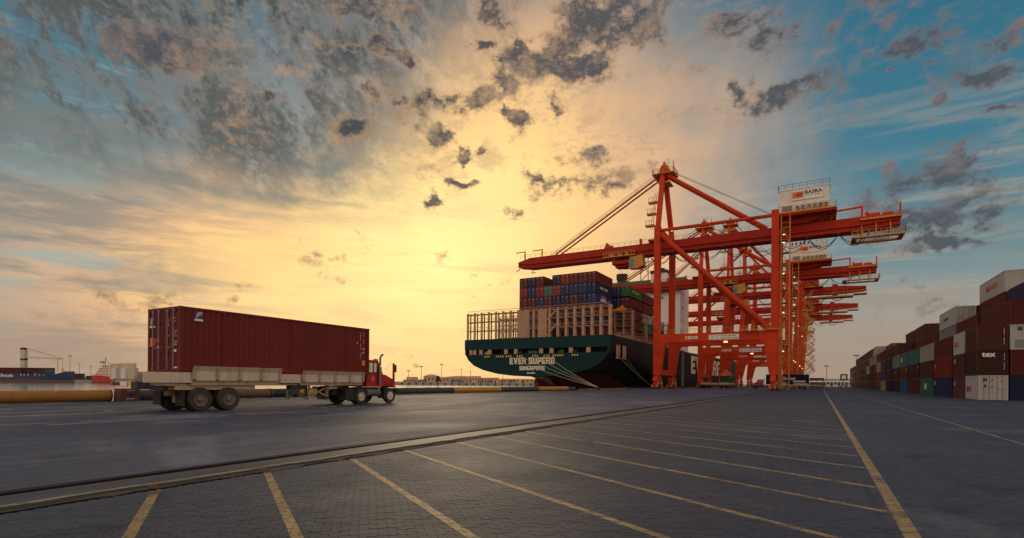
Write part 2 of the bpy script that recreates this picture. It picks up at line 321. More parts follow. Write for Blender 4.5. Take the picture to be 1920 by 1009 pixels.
# ------------------------------------------------------------------ mesh builder
class MB:
    def __init__(s): s.v = []; s.f = []; s.mi = []; s.k = 0
    def poly(s, pts, faces):
        o = len(s.v); s.v += [tuple(p) for p in pts]
        for f in faces: s.f.append([i+o for i in f]); s.mi.append(s.k)
        return s
    def box(s, x0,x1,y0,y1,z0,z1):
        return s.poly([(x0,y0,z0),(x1,y0,z0),(x1,y1,z0),(x0,y1,z0),(x0,y0,z1),(x1,y0,z1),(x1,y1,z1),(x0,y1,z1)],
                      [(0,3,2,1),(4,5,6,7),(0,1,5,4),(1,2,6,5),(2,3,7,6),(3,0,4,7)])
    def bar(s, a, b, w, h=None, up=(0,0,1)):
        h = h or w; a = Vector(a); b = Vector(b); d = (b-a).normalized(); u = Vector(up)
        if abs(d.dot(u)) > .98: u = Vector((0,1,0))
        r = d.cross(u).normalized()*w/2; t = r.cross(d).normalized()*h/2
        P = [a-r-t,a+r-t,a+r+t,a-r+t,b-r-t,b+r-t,b+r+t,b-r+t]
        return s.poly(P, [(0,3,2,1),(4,5,6,7),(0,1,5,4),(1,2,6,5),(2,3,7,6),(3,0,4,7)])
    def tube(s, a, b, r, n=8, r2=None, cap=True):
        a = Vector(a); b = Vector(b); d = (b-a).normalized(); u = Vector((0,0,1)) if abs(d.z) < .95 else Vector((0,1,0))
        e1 = d.cross(u).normalized(); e2 = e1.cross(d); r2 = r if r2 is None else r2
        P = [a+(e1*math.cos(t)+e2*math.sin(t))*r for t in [2*math.pi*i/n for i in range(n)]]+[b+(e1*math.cos(t)+e2*math.sin(t))*r2 for t in [2*math.pi*i/n for i in range(n)]]
        F = [(i,(i+1)%n,n+(i+1)%n,n+i) for i in range(n)]
        if cap: F += [tuple(range(n))[::-1], tuple(range(n,2*n))]
        return s.poly(P, F)
    def path(s, pts, r, n=6):
        for a, b in zip(pts[:-1], pts[1:]): s.tube(a, b, r, n)
        return s
    def prism(s, prof, axis, a, b):          # 2-D outline pushed along an axis; axis y: (x,z), x: (y,z), z: (x,y)
        n = len(prof)
        mk = {'y': lambda p,t: (p[0],t,p[1]), 'x': lambda p,t: (t,p[0],p[1]), 'z': lambda p,t: (p[0],p[1],t)}[axis]
        return s.poly([mk(p,a) for p in prof]+[mk(p,b) for p in prof], [(i,(i+1)%n,n+(i+1)%n,n+i) for i in range(n)]+[tuple(range(n))[::-1], tuple(range(n,2*n))])
    def lathe(s, prof, c, axis='x', n=20):   # prof: (radius, offset along axis)
        P = []; m = len(prof)
        for i in range(n):
            t = 2*math.pi*i/n
            for r, o in prof:
                q = (o, r*math.cos(t), r*math.sin(t)) if axis == 'x' else ((r*math.cos(t), o, r*math.sin(t)) if axis == 'y' else (r*math.cos(t), r*math.sin(t), o))
                P.append((c[0]+q[0], c[1]+q[1], c[2]+q[2]))
        F = [(i*m+j, i*m+j+1, ((i+1)%n)*m+j+1, ((i+1)%n)*m+j) for i in range(n) for j in range(m-1)]
        return s.poly(P, F)
    def rail(s, pts, h=1.1, step=2.0, r=.03, mid=True):
        for a, b in zip(pts[:-1], pts[1:]):
            a = Vector(a); b = Vector(b); L = (b-a).length; k = max(1, int(L/step))
            s.bar(a+Vector((0,0,h)), b+Vector((0,0,h)), 2*r)
            if mid: s.bar(a+Vector((0,0,h*.55)), b+Vector((0,0,h*.55)), 1.4*r)
            for i in range(k+1):
                q = a+(b-a)*i/k; s.bar(q, q+Vector((0,0,h)), 2*r)
        return s
    def mesh(s, name, mats, smooth=False):
        me = bpy.data.meshes.new(name); me.from_pydata(s.v, [], s.f)
        for m in (mats if isinstance(mats, (list,tuple)) else [mats]): me.materials.append(m)
        if isinstance(mats, (list,tuple)): me.polygons.foreach_set('material_index', s.mi)
        bm = bmesh.new(); bm.from_mesh(me); bmesh.ops.recalc_face_normals(bm, faces=bm.faces); bm.to_mesh(me); bm.free()
        if smooth:
            me.polygons.foreach_set('use_smooth', [True]*len(me.polygons))
            try: me.set_sharp_from_angle(angle=R_(35))
            except Exception: pass
        me.update(); return me
    def build(s, name, mats, parent=None, loc=(0,0,0), smooth=False):
        return link(name, s.mesh(name, mats, smooth), parent, loc)
def link(name, me, parent=None, loc=(0,0,0), rz=0):
    o = bpy.data.objects.new(name, me); COL.objects.link(o); o.parent = parent; o.location = loc; o.rotation_euler = (0,0,rz); return o
def tag(o, label, cat=None, group=None, kind=None):
    if label: o['label'] = label
    if cat: o['category'] = cat
    if group: o['group'] = group
    if kind: o['kind'] = kind
    return o
def thing(name, label, cat, loc=(0,0,0), rz=0, group=None):
    return tag(link(name, None, None, loc, rz), label, cat, group)
def B(name, m, parent, *boxes, **k):         # a part made of boxes
    b = MB()
    for q in boxes: b.box(*q)
    return b.build(name, m, parent, **k)
def Bs(name, m, parent, *boxes):
    return [B(name, m, parent, q) for q in boxes]
def text_mesh(s, h, bold=0, w=None, depth=.01):
    cu = bpy.data.curves.new('t', 'FONT'); cu.body = s; cu.size = 1; cu.extrude = 0; cu.offset = bold
    cu.align_x = 'LEFT'; cu.resolution_u = 3
    o = bpy.data.objects.new('t', cu); COL.objects.link(o)
    me = bpy.data.meshes.new_from_object(o.evaluated_get(bpy.context.evaluated_depsgraph_get()))
    bpy.data.objects.remove(o); bpy.data.curves.remove(cu)
    xs = [v.co.x for v in me.vertices]; ys = [v.co.y for v in me.vertices]
    x0, x1, y0, y1 = min(xs), max(xs), min(ys), max(ys)
    sy = h/(y1-y0); sx = (w/(x1-x0)) if w else sy
    for v in me.vertices: v.co = ((v.co.x-x0)*sx, (v.co.y-y0)*sy, 0)
    return me
FACE = {'-y': Matrix(((1,0,0),(0,0,-1),(0,1,0))), '+x': Matrix(((0,0,1),(1,0,0),(0,1,0))), '-x': Matrix(((0,0,-1),(-1,0,0),(0,1,0)))}
def text(s, h, loc, facing, m, parent, bold=0, w=None, name='lettering', vertical=False):
    if vertical:                             # a column of marks too small to read
        q = MB()
        for i, ch in enumerate(s):
            if ch != ' ': q.poly([(0,-i*h*1.25,0),(h*.5,-i*h*1.25,0),(h*.5,-i*h*1.25+h*.8,0),(0,-i*h*1.25+h*.8,0)],[(0,1,2,3)])
        me = q.mesh(name, m)
    else: me = text_mesh(s, h, bold, w)
    me.transform(FACE[facing].to_4x4()); me.materials.clear(); me.materials.append(m); me.name = name
    return link(name, me, parent, loc)
BLK = {  # heavy block letters on a 6 x 7 grid: rectangles (x0,y0,x1,y1) and quads
 'E':[(0,0,2.1,7),(2.1,0,5.4,1.7),(2.1,2.75,4.8,4.25),(2.1,5.3,5.4,7)],
 'V':[[(0,7),(2.1,7),(3.6,1.6),(3.6,0),(2,0)],[(5.9,7),(3.8,7),(2.6,1.6),(2.6,0),(4,0)]],
 'R':[(0,0,1.9,7),(1.9,5.7,4.8,7),(1.9,2.7,4.8,3.9),(3.9,3.9,5.8,5.9),(3.9,0,5.8,2.7)],
 'S':[(0,0,5.6,1.7),(0,5.3,5.6,7),(0,2.8,5.6,4.2),(0,4.2,2.1,5.3),(3.5,1.7,5.6,2.8),(3.8,4.6,5.6,5.3),(0,1.7,1.8,2.3)],
 'U':[(0,0,2.1,7),(3.7,0,5.8,7),(2.1,0,3.7,1.7)],
 'P':[(0,0,2.1,7),(2.1,5.4,5.6,7),(2.1,2.2,5.6,3.7),(3.6,3.7,5.6,5.4)],
 'B':[(0,0,1.8,7),(1.8,5.7,5.2,7),(1.8,3.0,5.2,4.1),(1.8,0,5.4,1.3),(4.0,1.3,5.8,3.0),(3.9,4.1,5.5,5.7)],
 'I':[(0,0,2.2,7)],
 'N':[(0,0,2.0,7),(3.9,0,5.9,7),[(2.0,7),(2.0,4.6),(3.9,0),(3.9,2.6)]],
 'G':[(0,0,2.1,7),(2.1,5.4,5.6,7),(2.1,0,5.6,1.6),(3.6,1.6,5.6,3.6),(2.9,2.6,3.6,3.6)],
 'A':[(0,0,2.1,7),(3.7,0,5.8,7),(2.1,5.4,3.7,7),(2.1,2.2,3.7,3.6)],
 'O':[(0,0,2.1,7),(3.6,0,5.7,7),(2.1,0,3.6,1.6),(2.1,5.4,3.6,7)],
 'M':[(0,0,1.7,7),(4.9,0,6.6,7),[(1.7,7),(1.7,4.6),(3.3,2),(3.3,4.4)],[(4.9,7),(4.9,4.6),(3.3,2),(3.3,4.4)]],
 'C':[(0,0,2.1,7),(2.1,0,5.4,1.7),(2.1,5.3,5.4,7)],
 'T':[(0,5.3,5.6,7),(1.8,0,3.8,5.3)],
}
def block_text(s, h, w, loc, facing, m, parent, name='lettering', depth=.03):
    mb = MB(); x = 0; adv = []
    for ch in s:
        if ch == ' ': x += 3.4; continue
        wd = 0
        for q in BLK[ch]:
            pts = [(q[0],q[1]),(q[2],q[1]),(q[2],q[3]),(q[0],q[3])] if isinstance(q, tuple) else q
            wd = max(wd, max(p[0] for p in pts)); adv.append((x, pts))
        x += wd+.8
    tot = x-.8
    for i, (ox, pts) in enumerate(adv):
        zo = (i % 4)*.0012
        P = [((ox+p[0])*w/tot, p[1]*h/7) for p in pts]; mb.prism(P, 'z', -.0, depth+zo)
    me = mb.mesh(name, m); me.transform(FACE[facing].to_4x4()); return link(name, me, parent, loc)

# ------------------------------------------------------------------ quay ground
EDGE = -42.3; YZ = -.04                      # quay edge; level of the paved yard
def struct(name, mb, m, parent=None, **k):
    o = mb.build(name, m, parent, **k)
    if parent is None: o['kind'] = 'structure'
    return o
Y0, Y1 = -260, 2600
apron = struct('quay_apron', MB().box(EDGE,-36.33,Y0,Y1,-9,0).box(-36.33,-36.07,Y0,Y1,-9,-.06).box(-36.07,-9.42,Y0,Y1,-9,0), APRON)
tag(apron, 'dark worn asphalt quay apron along the water')
beam = struct('rail_beam', MB().box(-9.0,-8.30,Y0,Y1,-3,.001), KERB)
struct('rail_slot', MB().box(-9.42,-9.0,Y0,Y1,-3,-.10), BLACK)
for nm, x, lab in (('crane_rail', -9.2, 'landside crane rail in its dark slot'), ('crane_rail', -36.2, 'waterside crane rail near the quay edge')):
    o = struct(nm, MB().prism([(x-.075,-.085),(x+.075,-.085),(x+.04,-.02),(x+.04,.012),(x-.04,.012),(x-.04,-.02)], 'y', Y0, Y1), mat('rail_steel', (.016,.014,.013), .6, 0, spec=.15))
# kerb with an uneven edge, dropping to the paved yard
RAILM = mat('rail_steel', (.016,.014,.013), .6, 0, spec=.15)
mb = MB(); ys = [Y0]+[-6+.35*i for i in range(120)]+[40+3*i for i in range(60)]+[Y1]
prev = None
for i, yy in enumerate(ys):
    j = random.uniform(-.035,.03) if -6 < yy < 60 else 0; h = random.uniform(-.008,.004)
    ring = [(-8.36+j*.6,yy,-.3),(-8.36+j*.6,yy,.0045),(-8.24+j,yy,.004+h*.5),(-8.17+j*1.3,yy,-.02),(-8.15+j*1.6,yy,-.3)]
    mb.v += ring
    if i:
        o = len(mb.v)-10
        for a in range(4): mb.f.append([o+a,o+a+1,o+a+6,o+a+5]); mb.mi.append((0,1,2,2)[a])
kerb = mb.build('kerb', [KERB, LINEK, mat('kerb_face_dark', (.035,.028,.024), .9, 0, .7, 6)]); kerb['kind'] = 'structure'  # yard-side face darker and browner than the kerb top
yard = struct('paved_yard', MB().poly([(-8.3,Y0,YZ-.013),(1800,Y0,YZ-.013),(1800,Y1,YZ-.013),(-8.3,Y1,YZ-.013)],[(0,1,2,3)]), PAVER)
# dirt washed against the kerb
mb = MB(); pr = None
for i in range(240):
    yy = 1.0+i*.25; w = .10+.16*random.random()**2
    mb.v += [(-8.2,yy,YZ+.020),(-8.2+w,yy,YZ+.0075)]
    if i: o = len(mb.v)-4; mb.f.append([o,o+1,o+3,o+2]); mb.mi.append(0)
tag(mb.build('dirt', mat('kerb_dirt', (.060,.045,.034), .95, 0, .6, 9)), 'brown dirt washed along the foot of the kerb', 'dirt', kind='stuff')

def in_view(p, m=.06):
    q = Vector(p)-Vector((0,0,EYE)); w = q.dot(FV)
    if w < .5: return None
    u = q.dot(RV)/w; v = q.z/w
    return w if (abs(u) < .96+m and v > -(1009-716.5)/1000-m) else None
# interlocking zig-zag pavers, laid at 45 degrees to the quay
PL, PW, AMP, GAP = .190, .095, .0090, .0020
cp, sp = math.cos(R_(45)), math.sin(R_(45))
def paver_outline():
    g = GAP
    lo = [(g,g),(PL*.125,AMP+g),(PL*.375,-AMP+g),(PL*.625,AMP+g),(PL*.875,-AMP+g),(PL-g,g)]
    hi = [(x,y+PW-2*g) for x,y in lo]
    le = [(AMP+g,PW*.28),(-AMP+g,PW*.72)]; ri = [(x+PL-2*g,y) for x,y in le]
    return lo+ri+hi[::-1]+le[::-1]
OUT = paver_outline()
cen = (PL/2, PW/2)
def paver_local():
    n = len(OUT)
    P = [(x-cen[0], y-cen[1]) for x,y in OUT]; P = [(x*cp-y*sp, x*sp+y*cp) for x,y in P]
    v = [(x*.984,y*.984,0) for x,y in P]+[(x,y,-.003) for x,y in P]+[(x,y,-.02) for x,y in P]
    f = [tuple(range(n))]+[(i+k*n,i+n+k*n,(i+1)%n+n+k*n,(i+1)%n+k*n) for k in (0,) for i in range(n)]
    return P, v[:2*n], f
PO, PV, PF = paver_local()
cells = []
NEAR = 15.0
for j in range(-140, 260):
    for i in range(-130, 190):
        a = i*PL+(.5*PL if j % 2 else 0); b = j*PW
        x = a*cp-b*sp; y = a*sp+b*cp
        if x < -8.02: continue
        q = Vector((x,y,0)); w = q.dot(FV)
        if not 1.3 < w < NEAR or abs(q.dot(RV)) > 1.4*w: continue
        cells.append((0 if in_view((x,y,YZ), -.02) else 1, w, x, y))
cells.sort(); cells = [c[1:] for c in cells]
pm = bpy.data.meshes.new('paver'); pm.from_pydata(PV, [], PF); pm.materials.append(PAVER); pm.update()
pms = []
for k in range(6):
    q = pm.copy(); at = q.attributes.new('tone','FLOAT','POINT'); at.data.foreach_set('value', [random.uniform(-.5,.5)]*len(q.vertices)); pms.append(q)
tops = []
for k, (w,x,y) in enumerate(cells):
    tops.append((x, y, YZ+random.uniform(-.0018,.0018)+.0035*math.sin(x*.9+1)*math.sin(y*.7), random.uniform(-.010,.010)))
for (x,y,z,tl) in tops[:300]:
    o = link('paver', random.choice(pms), yard, (x,y,z)); o.rotation_euler = (tl,tl*.6,0)
vs, fs, tn = [], [], []
for (x,y,z,tl) in tops[300:]:
    o = len(vs); vs += [(x+a, y+b, z+c+tl*a) for a,b,c in PV]; fs += [[i+o for i in f] for f in PF]; tn += [random.uniform(-.5,.5)]*len(PV)
me = bpy.data.meshes.new('pavers'); me.from_pydata(vs, [], fs); me.materials.append(PAVER)
at = me.attributes.new('tone','FLOAT','POINT'); at.data.foreach_set('value', tn); me.update()
tag(link('paver_field', me, yard), None, kind='stuff')
bed = MB().poly([(-8.25,-1,YZ-.0115),(22,-1,YZ-.0115),(22,20,YZ-.0115),(-8.25,20,YZ-.0115)],[(0,1,2,3)])
# sand bed under the loose pavers only
def clip(poly, planes):
    for (nx,ny,c) in planes:
        if not poly: return poly
        out = []
        for p, q in zip(poly, poly[1:]+poly[:1]):
            dp = nx*p[0]+ny*p[1]-c; dq = nx*q[0]+ny*q[1]-c
            if dp <= 0: out.append(p)
            if dp*dq < 0: t = dp/(dp-dq); out.append((p[0]+(q[0]-p[0])*t, p[1]+(q[1]-p[1])*t))
        poly = out
    return poly
pl = []
fl, fr = FV+RV*1.04, FV-RV*1.04
pl = [(FV.x,FV.y,NEAR-.15),(-FV.x,-FV.y,-1.45)]+[(g.x,g.y,-.12) for g in (RV-FV*1.4, -RV-FV*1.4)]
area = clip([(-8.2,-8),(40,-8),(40,40),(-8.2,40)], pl)
bedm = MB().poly([(x,y,YZ-.0105) for x,y in area],[tuple(range(len(area)))])
bedm.build('sand_bed', SAND, yard)

# painted lines: near ones follow the top of each paver, far ones are thin sheets
def strip(a, b, w):
    a = Vector(a); b = Vector(b); d = (b-a).normalized(); n = Vector((-d.y,d.x))
    return [(n.x,n.y,n.dot(a)+w/2),(-n.x,-n.y,-n.dot(a)+w/2),(-d.x,-d.y,-d.dot(a)),(d.x,d.y,d.dot(b))], a, b, d, n
def line(a, b, w, m=LINE, label=None):
    planes, a, b, d, n = strip(a, b, w); mb = MB(); L = (b-a).length; R2 = .15
    for (x,y,z,tl) in tops:
        r = Vector((x,y))-a; s = r.dot(d)
        if abs(r.dot(n)) > w/2+R2 or s < -R2 or s > L+R2: continue
        P = clip([(x+q[0]*.984,y+q[1]*.984) for q in PO], planes)
        if len(P) >= 3: mb.poly([(px,py,z+.0016+tl*(px-x)) for px,py in P],[tuple(range(len(P)))])
    # beyond the loose pavers
    far = [(n.x,n.y,n.dot(a)+w/2),(-n.x,-n.y,-n.dot(a)+w/2),(-d.x,-d.y,-d.dot(a)),(d.x,d.y,d.dot(b))]
    P = [tuple(a+n*w/2), tuple(a-n*w/2), tuple(b-n*w/2), tuple(b+n*w/2)]
    P = clip(P, [(-FV.x,-FV.y,-(NEAR-.1))])
    if len(P) >= 3: mb.poly([(px,py,YZ-.006) for px,py in P],[tuple(range(len(P)))])
    if mb.f:
        o = mb.build('painted_line', m, yard)
        if label: o['label'] = label
line((.825,-2), (.825,420), .155, label='long yellow line beside the marked bays')
line((4.66,-2), (4.66,420), .085, label='thin yellow lane line nearer the container yard')
LY0 = [3.86,5.58,7.45,9.01,10.95,12.70,14.59,16.52,18.21,20.21]; LY1 = [-1.35,.30,2.06,4.22,5.94,7.88,9.66,11.80,13.69,15.57]
for k in range(18): LY0.append(LY0[-1]+1.86); LY1.append(LY1[-1]+1.86)
for k, (y0, y1) in enumerate(zip(LY0, LY1)):
    a = Vector((-8.0, y0+.10)); b = Vector((.72, y1)); w = .112 if k < 14 else .10
    if k == 6:                                # one line is broken and repainted out of true
        line(a, a+(b-a)*.30, w); line(a+(b-a)*.33+Vector((0,.10)), b, w)
    elif k in (2, 4):
        mdl = a+(b-a)*.62; line(a, mdl, w); line(mdl+Vector((.02,-.03)), b, w)
    else: line(a, b, w)
# rust stains where the lines meet the kerb
for y in LY0[:9]:
    y += .12; P = []
    for q in range(9): a = q/9*6.283; P.append((y+math.cos(a)*random.uniform(.05,.12), -.016+math.sin(a)*random.uniform(.012,.03)))
    MB().prism(P, 'x', -8.14, -8.115).build('rust_stain', mat('rust_mark', (.22,.075,.02), .9, 0, .6, 12), kerb)
# worn lane lines on the apron
for x, ya, yb, w in ((-21.6,-5,60,.16),(-22.6,5,30,.10),(-27.6,-5,240,.14),(-30.5,0,60,.10),(-33.8,-5,240,.16),(-18.5,15,30,.10)):
    mb = MB(); y = ya
    while y < yb:
        L = random.uniform(2,7); mb.box(x-w/2+random.uniform(-.03,.03), x+w/2, y, y+L, -.01, .004); y += L+random.uniform(.3,3)
    o = mb.build('painted_line', LINEF, apron)
mb = MB()
for k in range(90):
    y = random.uniform(8,95); x = -40.6+random.random()**2*18; r = random.uniform(.06,.22)
    P = [(x+r*random.uniform(.4,1)*math.cos(a), y+2.2*r*random.uniform(.4,1)*math.sin(a)) for a in (0,1.1,2.3,3.3,4.4,5.4)]; mb.prism(P, 'z', .001, .014)
tag(mb.build('scraps', mat('scrap_pale', (.34,.32,.29), .8, 0, .5, 3)), 'pale scraps and dropped dunnage scattered along the apron', 'scraps', kind='stuff')
# ------------------------------------------------------------------ water and far shore
WZ = -3.3
wm = bpy.data.materials.new('water'); wm.use_nodes = True
T = NT(wm.node_tree); b = T.n['Principled BSDF']
b.inputs['Base Color'].default_value = (.30,.35,.28,1); b.inputs['Roughness'].default_value = .10; b.inputs['IOR'].default_value = 1.33
p = T.n.new('ShaderNodeNewGeometry').outputs['Position']
bn = T.n.new('ShaderNodeBump'); bn.inputs['Strength'].default_value = .35; bn.inputs['Distance'].default_value = .10
T.l.new(T.add(T.noise(T.v('MULTIPLY',p,(1,.5,1)), .5, 5, .6), T.mul(T.noise(p, .06, 3), 2)), bn.inputs['Height']); T.l.new(bn.outputs[0], b.inputs['Normal'])
struct('water', MB().poly([(-6000,-3000,WZ),(EDGE+.5,-3000,WZ),(EDGE+.5,6000,WZ),(-6000,6000,WZ)],[(0,1,2,3)]), wm)
def ray_z(x, y, z):
    d = FV + RV*((x-960)/1000-.0075*(716.5-y)/1000) + Vector((0,0,1))*((716.5-y)/1000+.0075*(x-960)/1000)
    return Vector((0,0,EYE)) + d*((z-EYE)/d.z)

# ------------------------------------------------------------------ shipping containers
CW = 2.44
def corr_side(mb, x, y0, y1, z0, z1, sgn, per=.29, dep=.04):
    n = max(4, int(round((y1-y0)/per))); st = (y1-y0)/n; pts = []
    for i in range(n):
        o = y0+i*st
        pts += [(o,0),(o+st*.30,0),(o+st*.5,1),(o+st*.80,1)]
    pts.append((y1,0))
    P = [(x-sgn*dep*q, y, z0) for y,q in pts]+[(x-sgn*dep*q, y, z1) for y,q in pts]; m = len(pts)
    mb.poly(P, [(i,i+1,m+i+1,m+i) for i in range(m-1)])
def corr_end(mb, y, x0, x1, z0, z1, per=.29, dep=.04, sgn=-1):
    n = max(4, int(round((x1-x0)/per))); st = (x1-x0)/n; pts = []
    for i in range(n):
        o = x0+i*st; pts += [(o,0),(o+st*.30,0),(o+st*.5,1),(o+st*.80,1)]
    pts.append((x1,0))
    P = [(x, y-sgn*dep*q, z0) for x,q in pts]+[(x, y-sgn*dep*q, z1) for x,q in pts]; m = len(pts)
    mb.poly(P, [(i,i+1,m+i+1,m+i) for i in range(m-1)])
def c_body(L, H, W=CW, doors=True, per=.29):
    mb = MB(); w = W/2
    corr_side(mb, w-.02, .1, L-.1, .12, H-.08, 1, per, .055); corr_side(mb, -w+.02, .1, L-.1, .12, H-.08, -1, per, .055)
    if not doors: corr_end(mb, .03, -w+.1, w-.1, .12, H-.1, per)
    corr_end(mb, L-.03, -w+.1, w-.1, .12, H-.1, per, sgn=1)
    mb.box(-w+.05, w-.05, .06, L-.06, H-.06, H-.02); mb.box(-w+.05, w-.05, .06, L-.06, .08, .13)
    return mb
def c_frame(L, H, W=CW, mb=None):
    mb = mb or MB(); w = W/2
    for sx in (-1, 1):
        for (ya, yb) in ((0,.16),(L-.16,L)):
            x0, x1 = sorted((sx*w, sx*(w-.16))); mb.box(x0,x1,ya,yb,.12,H-.12)
            x0, x1 = sorted((sx*(w+.006), sx*(w-.17))); mb.box(x0,x1,ya-(.006 if ya==0 else -.006+.012)+0,yb+(.006 if ya else .012),0,.12); mb.box(x0,x1,ya-(.006 if ya==0 else 0),yb+(.006 if ya else .012),H-.12,H)
        x0, x1 = sorted((sx*(w-.003), sx*(w-.1))); mb.box(x0,x1,.18,L-.18,.01,.16); mb.box(x0,x1,.18,L-.18,H-.1,H-.003)
    for (ya, yb) in ((.003,.1),(L-.1,L-.003)):
        mb.box(-w+.17,w-.17,ya,yb,.01,.15); mb.box(-w+.17,w-.17,ya,yb,H-.13,H-.003)
    return mb
def c_door(H, s, W=CW):                      # one leaf, ribbed
    mb = MB(); w = W/2; x0, x1 = (.012, w-.165) if s > 0 else (-w+.165, -.012)
    mb.box(x0,x1,.05,.09,.16,H-.14); n = 4; hh = (H-.34)/n
    for i in range(n): mb.box(x0+.07,x1-.07,.028,.052,.24+i*hh,.24+(i+.62)*hh)
    for z in (.5, H*.35, H*.62, H-.5): mb.box(*( (x1-.03,x1+.05) if s > 0 else (x0-.05,x0+.03) ), .015,.06,z-.08,z+.08)
    return mb
def c_rods(H, s, W=CW):
    mb = MB(); w = W/2
    for f in (.30, .72):
        x = s*(w-.16)*f; mb.tube((x,0,.12),(x,0,H-.1),.022,6); mb.box(x-.05,x+.05,-.02,.05,.14,.22); mb.box(x-.05,x+.05,-.02,.05,H-.24,H-.16)
        mb.box(min(x,x+s*.32),max(x,x+s*.32),-.022,.004,1.02+.18*f,1.06+.18*f)
        for z in (.75, H*.5, H-.75): mb.box(x-.06,x+.06,-.01,.045,z-.03,z+.03)
    return mb
_cm = {}
def shared(key, fn):
    if key not in _cm: _cm[key] = fn()
    return _cm[key]
PAL = {'dark red':(.125,.012,.010),'brown':(.100,.019,.012),'deep brown':(.058,.013,.010),'red':(.25,.012,.010),'orange red':(.24,.042,.018),'navy':(.010,.016,.055),'dark blue':(.014,.028,.11),
       'blue':(.015,.085,.24),'teal':(.035,.17,.22),'sea green':(.035,.16,.13),'green':(.018,.13,.03),'white':(.56,.54,.50),'grey':(.26,.26,.26),'beige':(.42,.36,.28),'mauve':(.14,.045,.045),'pink grey':(.40,.33,.33),'purple blue':(.05,.045,.16)}
PAL = {k: tuple(x*(.66 if max(v) < .35 else .72) for x in v) for k, v in PAL.items()}
def cpaint(c, k=1):
    q = tuple(x*k for x in PAL[c]); return paint('container_'+c.replace(' ','_')+('' if k == 1 else '_brighter'), q, rough=.6, spec=.25, streak=.3, vscale=.5, dirt=tuple(.55*x+.012 for x in q))  # k scales the same colour into a brighter copy for the ship stacks
ROD = mat('lock_rod', (.20,.165,.155), .5, .2)
CODE = mat('code_white', (.42,.39,.36), .6, 0, .05)
def setm(o, m):
    o.material_slots[0].link = 'OBJECT'; o.material_slots[0].material = m; return o
def container(color, loc, L, H, label, group, level=1, doors=True, rz=0, gain=1):
    m = cpaint(color, gain)
    if level == 0:
        def mk():
            mb = c_body(L, H, doors=doors, per=.45); c_frame(L, H, mb=mb)
            if doors:
                for s in (-1,1):
                    for q, mi in ((c_door(H,s),0), (c_rods(H,s),1)): o = len(mb.v); mb.v += q.v; mb.f += [[i+o for i in f] for f in q.f]; mb.mi += [mi]*len(q.f)
                mb.k = 2
                for (a,b_,c_,d_) in ((.3,.8,H*.80,H*.85),(.35,.7,H*.62,H*.655),(-.8,-.58,H*.76,H*.86),(.6,.8,H*.30,H*.34)): mb.box(a,b_,-.03,.0,c_,d_)
                mb.k = 0
            return mb.mesh('container', [BLACK, ROD, CODE])
        o = setm(link('shipping_container', shared(('0',L,H,doors), mk), None, loc, rz), m)
        return tag(o, label, 'container', group)
    o = setm(link('shipping_container', shared(('b',L,H,doors), lambda: c_body(L,H,doors=doors).mesh('container', ROD)), None, loc, rz), m)
    tag(o, label, 'container', group)
    setm(link('frame', shared(('f',L,H), lambda: c_frame(L,H).mesh('frame', ROD)), o), m)
    if doors:
        for s in (-1,1):
            d = setm(link('door', shared(('d',H,s), lambda: c_door(H,s).mesh('door', ROD)), o), m)
            link('lock_rod', shared(('r',H,s), lambda: c_rods(H,s).mesh('lock_rod', ROD)), d)
    return o
ORD = ['', 'bottom', 'second', 'third', 'fourth', 'fifth', 'top sixth', 'seventh']
NTH = ['first','second','third','fourth','fifth','sixth','seventh','eighth','ninth','tenth','eleventh','twelfth','thirteenth','fourteenth','fifteenth','sixteenth','seventeenth','eighteenth','nineteenth','twentieth','twenty-first','twenty-second','twenty-third','twenty-fourth','twenty-fifth','twenty-sixth','twenty-seventh','twenty-eighth']

# ------------------------------------------------------------------ container yard on the right
TH_ = 2.69
YX = 14.85
reds = ['dark red','brown','deep brown','red','mauve','dark red','brown','navy','grey','orange red']
row0 = [ # (y, length, colours from the ground up)
 (75.5,6.06,['white','deep brown','brown']), (82.0,6.06,['mauve','brown','white']), (89.2,12.19,['dark blue','red','dark red']),
 (102.6,12.19,['sea green','brown','beige']), (116.2,12.19,['brown','deep brown','teal']), (130.0,12.19,['blue','brown','teal']),
 (143.6,12.19,['navy','deep brown','grey','brown']), (158.0,12.19,['navy','dark red','dark blue','brown']), (171.4,12.19,['beige','purple blue','brown','dark red']),
 (184.8,12.19,['mauve','red','pink grey','brown']), (198.2,12.19,['brown','dark red','mauve','beige','white']), (211.6,12.19,['brown','navy','dark red','beige','dark red']),
 (225.2,12.19,['dark red','navy','white','brown','deep brown']), (238.8,12.19,['brown','mauve','dark red','brown','dark red']), (252.4,12.19,['mauve','brown','dark red','mauve','dark red']),
 (266.0,12.19,['brown','mauve','brown','dark red','mauve']), (280.0,12.19,['orange red','brown','mauve','brown','deep brown']), (294.0,12.19,['brown','orange red','orange red','brown','deep brown']),
 (308.5,12.19,['mauve','orange red','brown','brown']), (323.0,12.19,['dark blue','purple blue','mauve','deep brown']), (337.5,12.19,['navy','grey','mauve','dark red']), (352.0,12.19,['grey','navy','mauve','brown'])]
def yard_stack(y, L, cols, row, nth, skip=0):
    x = YX+CW/2+row*2.6
    rown = ['front row','second row','third row'][row]
    for t, c in enumerate(cols):
        if t < skip: continue
        L_ = 'stubby' if L < 7 else 'long'
        lab = f"{c} {L_} container, {ORD[t+1]} tier, {NTH[nth]} stack from the near end, {rown}"
        dr = not (row == 0 and y == 75.5 and t > 0) and random.random() < .72
        if row == 1 and y == 75.5: dr = False
        o = container(c, (x+random.uniform(-.02,.02), y+random.uniform(-.04,.04), YZ+t*TH_), L, 2.655, lab, 'containers stacked in the yard', 1 if y < 150 else 0, dr)
        yield t, o
yd = {}
for n, (y,L,cols) in enumerate(row0):
    for t, o in yard_stack(y, L, cols, 0, n): yd[(0,n,t)] = (o, L)
